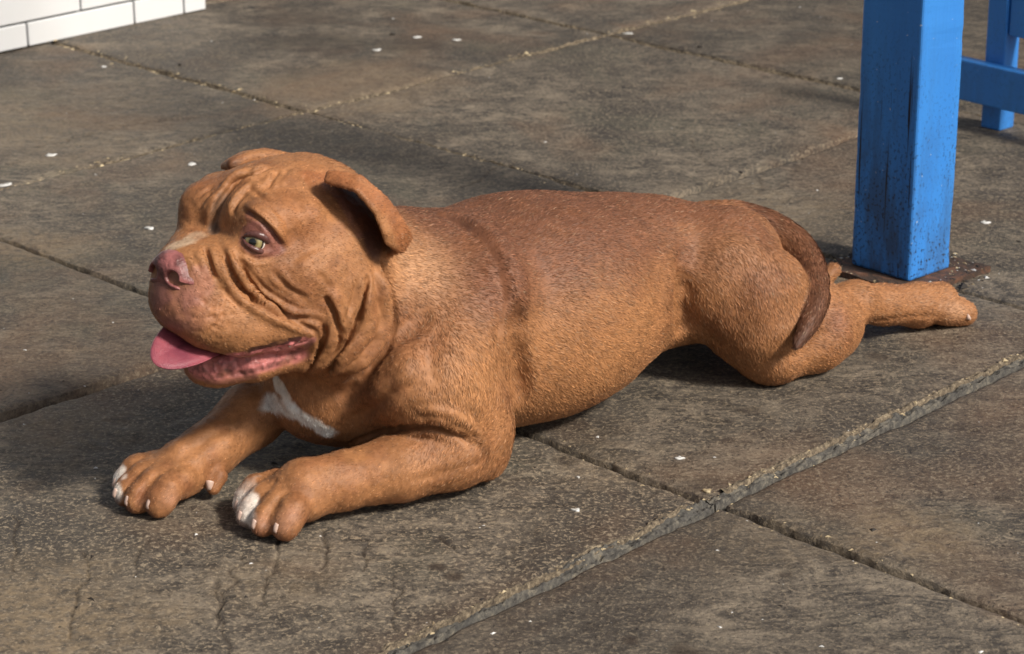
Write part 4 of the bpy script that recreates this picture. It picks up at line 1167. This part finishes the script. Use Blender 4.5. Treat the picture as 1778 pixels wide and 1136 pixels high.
for p_, c_ in ((0.27, (0.006, 0.006, 0.005, 1)), (0.31, (0.12, 0.09, 0.035, 1)), (0.50, (0.34, 0.275, 0.115, 1)), (0.64, (0.26, 0.21, 0.09, 1)), (0.70, (0.02, 0.014, 0.01, 1)), (0.76, (0.03, 0.02, 0.015, 1)), (0.80, (0.72, 0.62, 0.55, 1))):
    q = e.new(p_); q.color = c_
l2.new(rp.outputs[0], b_.inputs['Base Color']); b_.inputs['Roughness'].default_value = 0.06
b_.inputs['Coat Weight'].default_value = 1.0; b_.inputs['Coat Roughness'].default_value = 0.03
bm = bmesh.new(); bmesh.ops.create_uvsphere(bm, u_segments=40, v_segments=28, radius=EYE_R)
eme = bpy.data.meshes.new('eye'); bm.to_mesh(eme); bm.free()
for p_ in eme.polygons: p_.use_smooth = True
def wdir(v): return Vector(v[0] * DU + v[1] * DL + v[2] * np.array([0, 0, 1.0]))
eo = link('eye', eme, em, dog)
eo.location = Vector(to_world(eye_c[None])[0] - DO); eo.rotation_euler = wdir(eye_dir).to_track_quat('Z', 'Y').to_euler()
far_c = Hd(np.array([0.110, -0.0585, 0.044]))
eo2 = link('eye', eme, None, dog)
eo2.location = Vector(to_world(far_c[None])[0] - DO); eo2.rotation_euler = wdir(Hd(np.array([1.0, -0.5, 0])) - Hd(np.zeros(3))).to_track_quat('Z', 'Y').to_euler()

def dog_part(name, V_, Q_, mat_, smooth=True):
    return link(name, np_mesh(name, to_world(V_) - DO, Q_, smooth), mat_, dog)
# ---- eyelids
lidm, n_, l2, b_ = new_mat('dog_eyelid')
b_.inputs['Base Color'].default_value = (0.10, 0.040, 0.034, 1); b_.inputs['Roughness'].default_value = 0.34
def lid(pts, r, hoff):
    C3 = []
    for x, y in resample(np.array(pts, float), 14):
        d = pixel_ray(x, y); d = d / np.linalg.norm(d); dd = np.array([d @ DU, d @ DL, d[2]]); o = to_dog(CAM[None])[0]
        b2 = (eye_c - o) @ dd; perp = np.linalg.norm(o + dd * b2 - eye_c); R_ = EYE_R + hoff
        C3.append(o + dd * (b2 - math.sqrt(max(R_ ** 2 - perp ** 2, 0.2e-4 * 0.5))))
    C3 = np.array(C3); rad = np.array([r * (0.18 + 0.82 * math.sin(math.pi * i / 13)) for i in range(14)])
    return C3, rad
fl_ = Field(eye_c - 0.03, eye_c + 0.03, 0.0007)
for pts, r in (([(421, 412), (428, 408), (442, 406), (458, 411), (473, 424), (488, 437)], 0.0046), ([(421, 412), (427, 424), (440, 432), (456, 438), (472, 440), (488, 436)], 0.0030)):
    C3, rad = lid(pts, r, 0.0008)
    fl_.tube(C3, rad, 0.0015)
lv, lq = fl_.mesh()
dog_part('eyelid', laplace(lv, lq, 3), lq, lidm)

# ---- nose pad
fn = Field(Hd(np.array([0.20, 0, 0.0])) - np.array([0.05, 0.05, 0.05]), Hd(np.array([0.19, 0, 0.0])) + np.array([0.05, 0.05, 0.05]), 0.0009)
def NE(c, r, k, p=2.0, op='add', pitch=0): fn.ell(Hd(np.array(c)), r, k, (pitch, -10, 0), p=p, op=op)
NE((0.188, 0.001, 0.012), (0.021, 0.026, 0.022), 0.008, 2.4)
for sg in (1, -1):
    NE((0.194, sg * 0.017, 0.006), (0.014, 0.014, 0.015), 0.008)
    NE((0.182, sg * 0.029, 0.002), (0.015, 0.010, 0.011), 0.008)
    fn.tube(Hd(np.array([(0.224, sg * 0.010, 0.013), (0.203, sg * 0.0165, 0.010), (0.186, sg * 0.022, 0.006)])), [0.0078, 0.0072, 0.005], 0.003, 'cut')
    fn.tube(Hd(np.array([(0.208, sg * 0.018, 0.007), (0.200, sg * 0.029, 0.001), (0.188, sg * 0.040, -0.001)])), [0.0042, 0.0034, 0.0024], 0.002, 'cut')
fn.tube(Hd(np.array([(0.222, 0.001, 0.02), (0.218, 0.001, -0.005), (0.206, 0.001, -0.022)])), [0.002, 0.0035, 0.004], 0.003, 'cut')
nv, nq = fn.mesh()
nv = laplace(nv, nq, 2); nno = vertex_normals(nv, nq)
nv = nv + nno * (0.00035 * vnoise(nv * 420, 91))[:, None]
nosem, n_, l2, b_ = new_mat('dog_nose')
tc = n_.new('ShaderNodeTexCoord')
t1 = n_.new('ShaderNodeTexNoise'); t1.inputs['Scale'].default_value = 55; t1.inputs['Detail'].default_value = 4; l2.new(tc.outputs['Object'], t1.inputs['Vector'])
r1 = n_.new('ShaderNodeValToRGB'); l2.new(t1.outputs['Fac'], r1.inputs[0])
r1.color_ramp.elements[0].position = 0.36; r1.color_ramp.elements[0].color = (0.090, 0.030, 0.028, 1)
r1.color_ramp.elements[1].position = 0.66; r1.color_ramp.elements[1].color = (0.34, 0.120, 0.112, 1)
l2.new(r1.outputs[0], b_.inputs['Base Color']); b_.inputs['Roughness'].default_value = 0.42
t2 = n_.new('ShaderNodeTexVoronoi'); t2.inputs['Scale'].default_value = 750; l2.new(tc.outputs['Object'], t2.inputs['Vector'])
bu = n_.new('ShaderNodeBump'); bu.inputs['Strength'].default_value = 0.4; bu.inputs['Distance'].default_value = 0.0006; l2.new(t2.outputs['Distance'], bu.inputs['Height']); l2.new(bu.outputs[0], b_.inputs['Normal'])
dog_part('nose', nv, nq, nosem)

# ---- tongue
TU, TW = 46, 22
tv = []
for side in (1, -1):
    for i in range(TU):
        a = 1 - (1 - i / (TU - 1)) ** 1.7
        x = 0.085 + 0.152 * a
        hwid = 0.031 * (0.90 + 0.10 * math.sin(a * 3)) * (max(1 - max(0, (a - 0.60) / 0.40) ** 2.0, 0.0002) ** 0.5 if a > 0.60 else 1.0)
        for j in range(TW):
            b = -1 + 2 * j / (TW - 1)
            y = b * hwid + 0.012 * sstep(0.25, 1.0, a) + 0.002
            zc = -0.079 + 0.004 * math.sin(a * 2.2) - 0.006 * a ** 3
            bw = b * hwid / 0.031
            z = zc - 0.0155 * bw * sstep(0.15, 0.5, a) - 0.0016 * math.exp(-(b / 0.09) ** 2) * (1 - a ** 4) + 0.0035 * bw * bw
            th = 0.0046 * math.sqrt(max(1 - b ** 4, 0)) * (math.sqrt(max(1 - max(0, (a - 0.8) / 0.2) ** 3, 0)) if a > 0.8 else 1) 
            tv.append((x, y, z + side * th))
tv = np.array(tv); tq = []
M_ = TU * TW
for i in range(TU - 1):
    for j in range(TW - 1):
        k0 = i * TW + j
        tq.append((k0, k0 + TW, k0 + TW + 1, k0 + 1)); k0 += M_
        tq.append((k0, k0 + 1, k0 + TW + 1, k0 + TW))
for i in range(TU - 1):
    for j in (0, TW - 1):
        k0 = i * TW + j
        q = (k0, k0 + M_, k0 + TW + M_, k0 + TW); tq.append(q if j == 0 else q[::-1])
for j in range(TW - 1):
    k0 = (TU - 1) * TW + j; tq.append((k0, k0 + M_, k0 + 1 + M_, k0 + 1))
tongm, n_, l2, b_ = new_mat('dog_tongue')
tc = n_.new('ShaderNodeTexCoord')
t1 = n_.new('ShaderNodeTexNoise'); t1.inputs['Scale'].default_value = 34; t1.inputs['Detail'].default_value = 5; l2.new(tc.outputs['Object'], t1.inputs['Vector'])
r1 = n_.new('ShaderNodeValToRGB'); l2.new(t1.outputs['Fac'], r1.inputs[0])
r1.color_ramp.elements[0].position = 0.3; r1.color_ramp.elements[0].color = (0.205, 0.046, 0.070, 1)
r1.color_ramp.elements[1].position = 0.72; r1.color_ramp.elements[1].color = (0.36, 0.092, 0.115, 1)
l2.new(r1.outputs[0], b_.inputs['Base Color']); b_.inputs['Roughness'].default_value = 0.36
b_.inputs['Subsurface Weight'].default_value = 0.15; b_.inputs['Subsurface Radius'].default_value = (0.006, 0.002, 0.002)
t2 = n_.new('ShaderNodeTexNoise'); t2.inputs['Scale'].default_value = 700; l2.new(tc.outputs['Object'], t2.inputs['Vector'])
bu = n_.new('ShaderNodeBump'); bu.inputs['Strength'].default_value = 0.7; bu.inputs['Distance'].default_value = 0.0014; l2.new(t2.outputs['Fac'], bu.inputs['Height']); l2.new(bu.outputs[0], b_.inputs['Normal'])
dog_part('tongue', Hd(tv), np.array(tq), tongm)

# ---- lower teeth that show at the corner of the mouth
toothm, n_, l2, b_ = new_mat('dog_tooth'); b_.inputs['Base Color'].default_value = (0.62, 0.54, 0.42, 1); b_.inputs['Roughness'].default_value = 0.3
bm = bmesh.new(); bmesh.ops.create_icosphere(bm, subdivisions=2, radius=1.0)
for v in bm.verts: v.co.z = v.co.z * (1.0 if v.co.z > 0 else 0.7); v.co.x *= 0.9 if v.co.z > 0.3 else 1
tme = bpy.data.meshes.new('tooth'); bm.to_mesh(tme); bm.free()
for p_ in tme.polygons: p_.use_smooth = True
for x, y, sc in ((503, 602, 0.0020), (519, 596, 0.0022)):
    o = link('tooth', tme, toothm if not tme.materials else None, dog)
    o.location = Vector(to_world(V[surf(x, y)][None])[0] - DO) + Vector((0, 0, 0.001)); o.scale = (sc, sc, sc * 1.3)

# ---- claws
clawm, n_, l2, b_ = new_mat('dog_claw'); b_.inputs['Base Color'].default_value = (0.56, 0.40, 0.33, 1); b_.inputs['Roughness'].default_value = 0.35
bm = bmesh.new()
rings = []
for i in range(6):
    a = i / 5; r = 0.0046 * (1 - 0.45 * a ** 1.3)
    rings.append([bm.verts.new((r * math.cos(t) * 0.95, -0.0078 * a, r * math.sin(t) - 0.0035 * a * a)) for t in [k * math.pi / 4 for k in range(8)]])
for a, b in zip(rings[:-1], rings[1:]):
    for k in range(8): bm.faces.new((a[k], a[(k + 1) % 8], b[(k + 1) % 8], b[k]))
bm.faces.new(rings[-1]); bm.faces.new(rings[0][::-1])
bmesh.ops.recalc_face_normals(bm, faces=bm.faces)
cme = bpy.data.meshes.new('claw'); bm.to_mesh(cme); bm.free()
for p_ in cme.polygons: p_.use_smooth = True
def claw(q, d, sc=1.0):
    o = link('claw', cme, clawm if not cme.materials else None, dog)
    o.location = Vector(to_world(np.array(q)[None])[0] - DO); o.rotation_euler = wdir(d).to_track_quat('-Y', 'Z').to_euler(); o.scale = (sc, sc, sc)
    return o
for q, c_, i in TOES:
    claw(np.array(q) + np.array([0.0025, 0, 0.0015]), np.array([-1, 0.10 * (i - 1.5), -0.55]), 1.0)
dk = claw(V[surf(364, 838)] + np.array([0.0, 0, 0.002]), np.array([-0.5, 0.5, -0.8]), 1.2)
q = V[surf(1682, 549)]; claw(q - np.array([0.003, 0, 0]), np.array([1, 0.2, -0.3]), 0.9)

# ================================================================== LITTER ON THE PAVING
FL = NT('white_scrap'); v = FL.map()
FL.set('Base Color', FL.ramp(FL.noise(v, 90, 3), [(0.35, (0.38, 0.37, 0.35)), (0.65, (0.64, 0.64, 0.63))])); FL.set('Roughness', 0.7)
YL = NT('pale_chaff'); v = YL.map()
YL.set('Base Color', YL.ramp(YL.noise(v, 160, 4), [(0.35, (0.22, 0.16, 0.09)), (0.65, (0.50, 0.41, 0.26))])); YL.set('Roughness', 0.9)
BL = NT('dark_bit'); BL.set('Base Color', (0.02, 0.015, 0.012)); BL.set('Roughness', 0.8)
DG = bpy.context.evaluated_depsgraph_get()
def floor_z(x, y):
    hit = scene.ray_cast(bpy.context.evaluated_depsgraph_get(), Vector((x, y, 0.02)), Vector((0, 0, -1)))
    return hit[1].z if hit[0] else 0.0
def flake(name, px, py, a, b, seed, mat_, hgt=0.0022, rot=0.0):
    """an irregular curled flake, about a x b metres across"""
    a *= 0.82; b *= 0.8
    g = ground_at(px, py); r = random.Random(seed)
    bm = bmesh.new(); n = 11; rings = []
    ph = [r.uniform(0, 6.28) for _ in range(3)]; jit = [r.uniform(0.62, 1.25) for _ in range(n)]
    for lev, (k, z) in enumerate(((1.0, 0.0), (1.03, hgt * 0.55), (0.78, hgt), (0.35, hgt * 0.8))):
        rings.append([bm.verts.new((a / 2 * k * math.cos(t) * jit[i] * (1 + 0.25 * math.sin(2 * t + ph[0]) + 0.14 * math.sin(3 * t + ph[1])), b / 2 * k * math.sin(t) * jit[i] * (1 + 0.2 * math.sin(2 * t + ph[2])), z + hgt * 0.25 * math.sin(3 * t + ph[1]) * (lev > 0))) for i, t in [(i, i * 2 * math.pi / n) for i in range(n)]])
    for p, q in zip(rings[:-1], rings[1:]):
        for i in range(n): bm.faces.new((p[i], p[(i + 1) % n], q[(i + 1) % n], q[i]))
    bm.faces.new(rings[0][::-1]); bm.faces.new(rings[-1])
    o = bm_obj(name, bm, mat_, smooth=True)
    o.location = (g[0], g[1], floor_z(g[0], g[1]) - 0.0003); o.rotation_euler = (0, 0, rot)
    return o
GR = 'white scraps lying on the paving'
SCR = [
    (259, 395, 0.019, 0.014, 'scrap', 'curled white scrap on the paving left of the dog nose', 0.3),
    (1180, 797, 0.012, 0.010, 'scrap', 'round white scrap near the joint crossing in front of the dog belly', 0.0),
    (990, 728, 0.016, 0.009, 'scrap', 'white scrap just in front of the dog belly behind its elbow', -0.2),
    (1000, 886, 0.013, 0.009, 'scrap', 'small pale scrap on the rough slab right of the near front paw', 0.2),
    (88, 272, 0.022, 0.016, 'scrap', 'pale grey scrap on the slab below the white wall at the left', 0.1),
    (8, 322, 0.024, 0.018, 'scrap', 'white scrap at the left edge of the picture on a joint', 0.4),
    (332, 285, 0.020, 0.016, 'scrap', 'pale scrap on the slab just left of the far ear of the dog', 0.5),
    (724, 66, 0.022, 0.013, 'scrap', 'largest white scrap on the dark stained slab behind the dog head', 0.0),
    (792, 71, 0.020, 0.009, 'scrap', 'flat white scrap right of the largest one on the dark stained slab', 0.0),
    (655, 89, 0.018, 0.012, 'scrap', 'white scrap left of the largest one on the dark stained slab', 0.2),
    (1090, 60, 0.020, 0.009, 'scrap', 'white scrap beside the joint crossing far behind the dog back', 0.0),
    (1709, 390, 0.020, 0.012, 'scrap', 'white scrap on the slab right of the thick blue post', 0.1),
    (1458, 140, 0.016, 0.009, 'scrap', 'white scrap close to the left side of the blue post on the far slab', 0.0),
    (180, 115, 0.012, 0.010, 'scrap', 'small white scrap near the joint that starts at the wall', 0.0),
    (215, 832, 0.006, 0.006, None, None, 0),
]
for k, (px, py, a, b, cat, lab, rot) in enumerate(SCR):
    if cat is None: continue
    tag(flake('white_scrap', px, py, a, b, 50 + k, FL.m, 0.0026, rot), lab, cat, GR)
tag(flake('dry_leaf_scrap', 512, 199, 0.050, 0.016, 5, YL.m, 0.003, 0.25), 'straw coloured crumbled leaf lying at the joint crossing above the dog head', 'leaf')
tag(flake('dry_leaf_scrap', 1228, 853, 0.018, 0.010, 6, YL.m, 0.003, -0.3), 'sandy crumb beside the crossing of the wide mortar joint', 'crumb')
tag(flake('dark_pellet', 312, 115, 0.010, 0.007, 7, BL.m, 0.004), 'tiny black pellet on the paving right of the wall joint', 'pellet')
tag(flake('dark_pellet', 682, 60, 0.012, 0.008, 8, BL.m, 0.004), 'tiny black pellet left of the white scraps behind the dog head', 'pellet')
tag(flake('dark_pellet', 1214, 84, 0.010, 0.008, 9, BL.m, 0.004), 'tiny black pellet on the far slab left of the blue post', 'pellet')
# countless crumbs of grit and chaff: one object
def crumbs(name, n, mat_, seed, pick_xy, size, label_kind='stuff'):
    r = np.random.default_rng(seed); Vs, Fs = [], []
    base = np.array([(1, 0, 0), (-.5, .87, 0), (-.5, -.87, 0), (0, 0, .8), (.35, .3, .55)])
    F0 = np.array([(0, 1, 4), (1, 3, 4), (3, 0, 4), (1, 2, 3), (2, 0, 3)])
    dg = bpy.context.evaluated_depsgraph_get()
    for i in range(n):
        x, y = pick_xy(r)
        hit = scene.ray_cast(dg, Vector((x, y, 0.02)), Vector((0, 0, -1)))
        if not hit[0] or hit[1].z > 0.012: continue
        s = size * math.exp(r.normal(0, 0.5)); an = r.uniform(0, 6.28)
        R2 = np.array([[math.cos(an), -math.sin(an), 0], [math.sin(an), math.cos(an), 0], [0, 0, 1]])
        q = (base * np.array([s * r.uniform(0.8, 1.8), s * r.uniform(0.5, 1.0), s * 0.6])) @ R2.T
        Fs.append(F0 + len(Vs) * 5); Vs.append(q + np.array([x, y, hit[1].z - 0.0002]))
    return tag(link(name, np_mesh(name, np.concatenate(Vs), np.concatenate(Fs), False), mat_), kind=label_kind)
def anywhere(r):
    g = ground_at(r.uniform(-40, 1820), 1150 * r.random() ** 0.8 - 10); return g[0], g[1]
def along(axis, c, lo, hi, sp):
    def f(r):
        t = r.uniform(lo, hi); w = ab_world(c + r.normal(0, sp), t) if axis == 'A' else ab_world(t, c + r.normal(0, sp))
        return float(w[0]), float(w[1])
    return f
bpy.context.view_layer.update()
crumbs('pale_grit', 170, FL.m, 21, anywhere, 0.0017)
crumbs('chaff', 220, YL.m, 22, along('A', A0, B0 + 1.0, B0 + 3.2 * DB, 0.010), 0.0022)
crumbs('chaff', 220, YL.m, 23, along('B', B0 + 2 * DB, A0 - 1.2, A0 + 1.4, 0.009), 0.0024)
crumbs('chaff', 300, YL.m, 24, along('B', B0 + 0.014, A0 - 1.4, A0 + 0.9, 0.006), 0.0018)
crumbs('chaff', 260, YL.m, 25, along('A', A0 + DA, B0 - 1.2, B0 + 0.7, 0.008), 0.0018)
crumbs('dark_grit', 300, BL.m, 26, anywhere, 0.0016)
def round_post(r):
    a_ = r.uniform(0, 6.28); rr_ = 0.062 + abs(r.normal(0, 0.02))
    c_ = (pA + pC) / 2
    return c_[0] + rr_ * 1.25 * math.cos(a_), c_[1] + rr_ * 1.25 * math.sin(a_)
crumbs('pale_grit', 60, FL.m, 27, round_post, 0.0015)
crumbs('chaff', 160, YL.m, 29, round_post, 0.0018)
crumbs('dark_grit', 200, BL.m, 28, round_post, 0.0024)
print('all', round(time.time() - T0, 1))
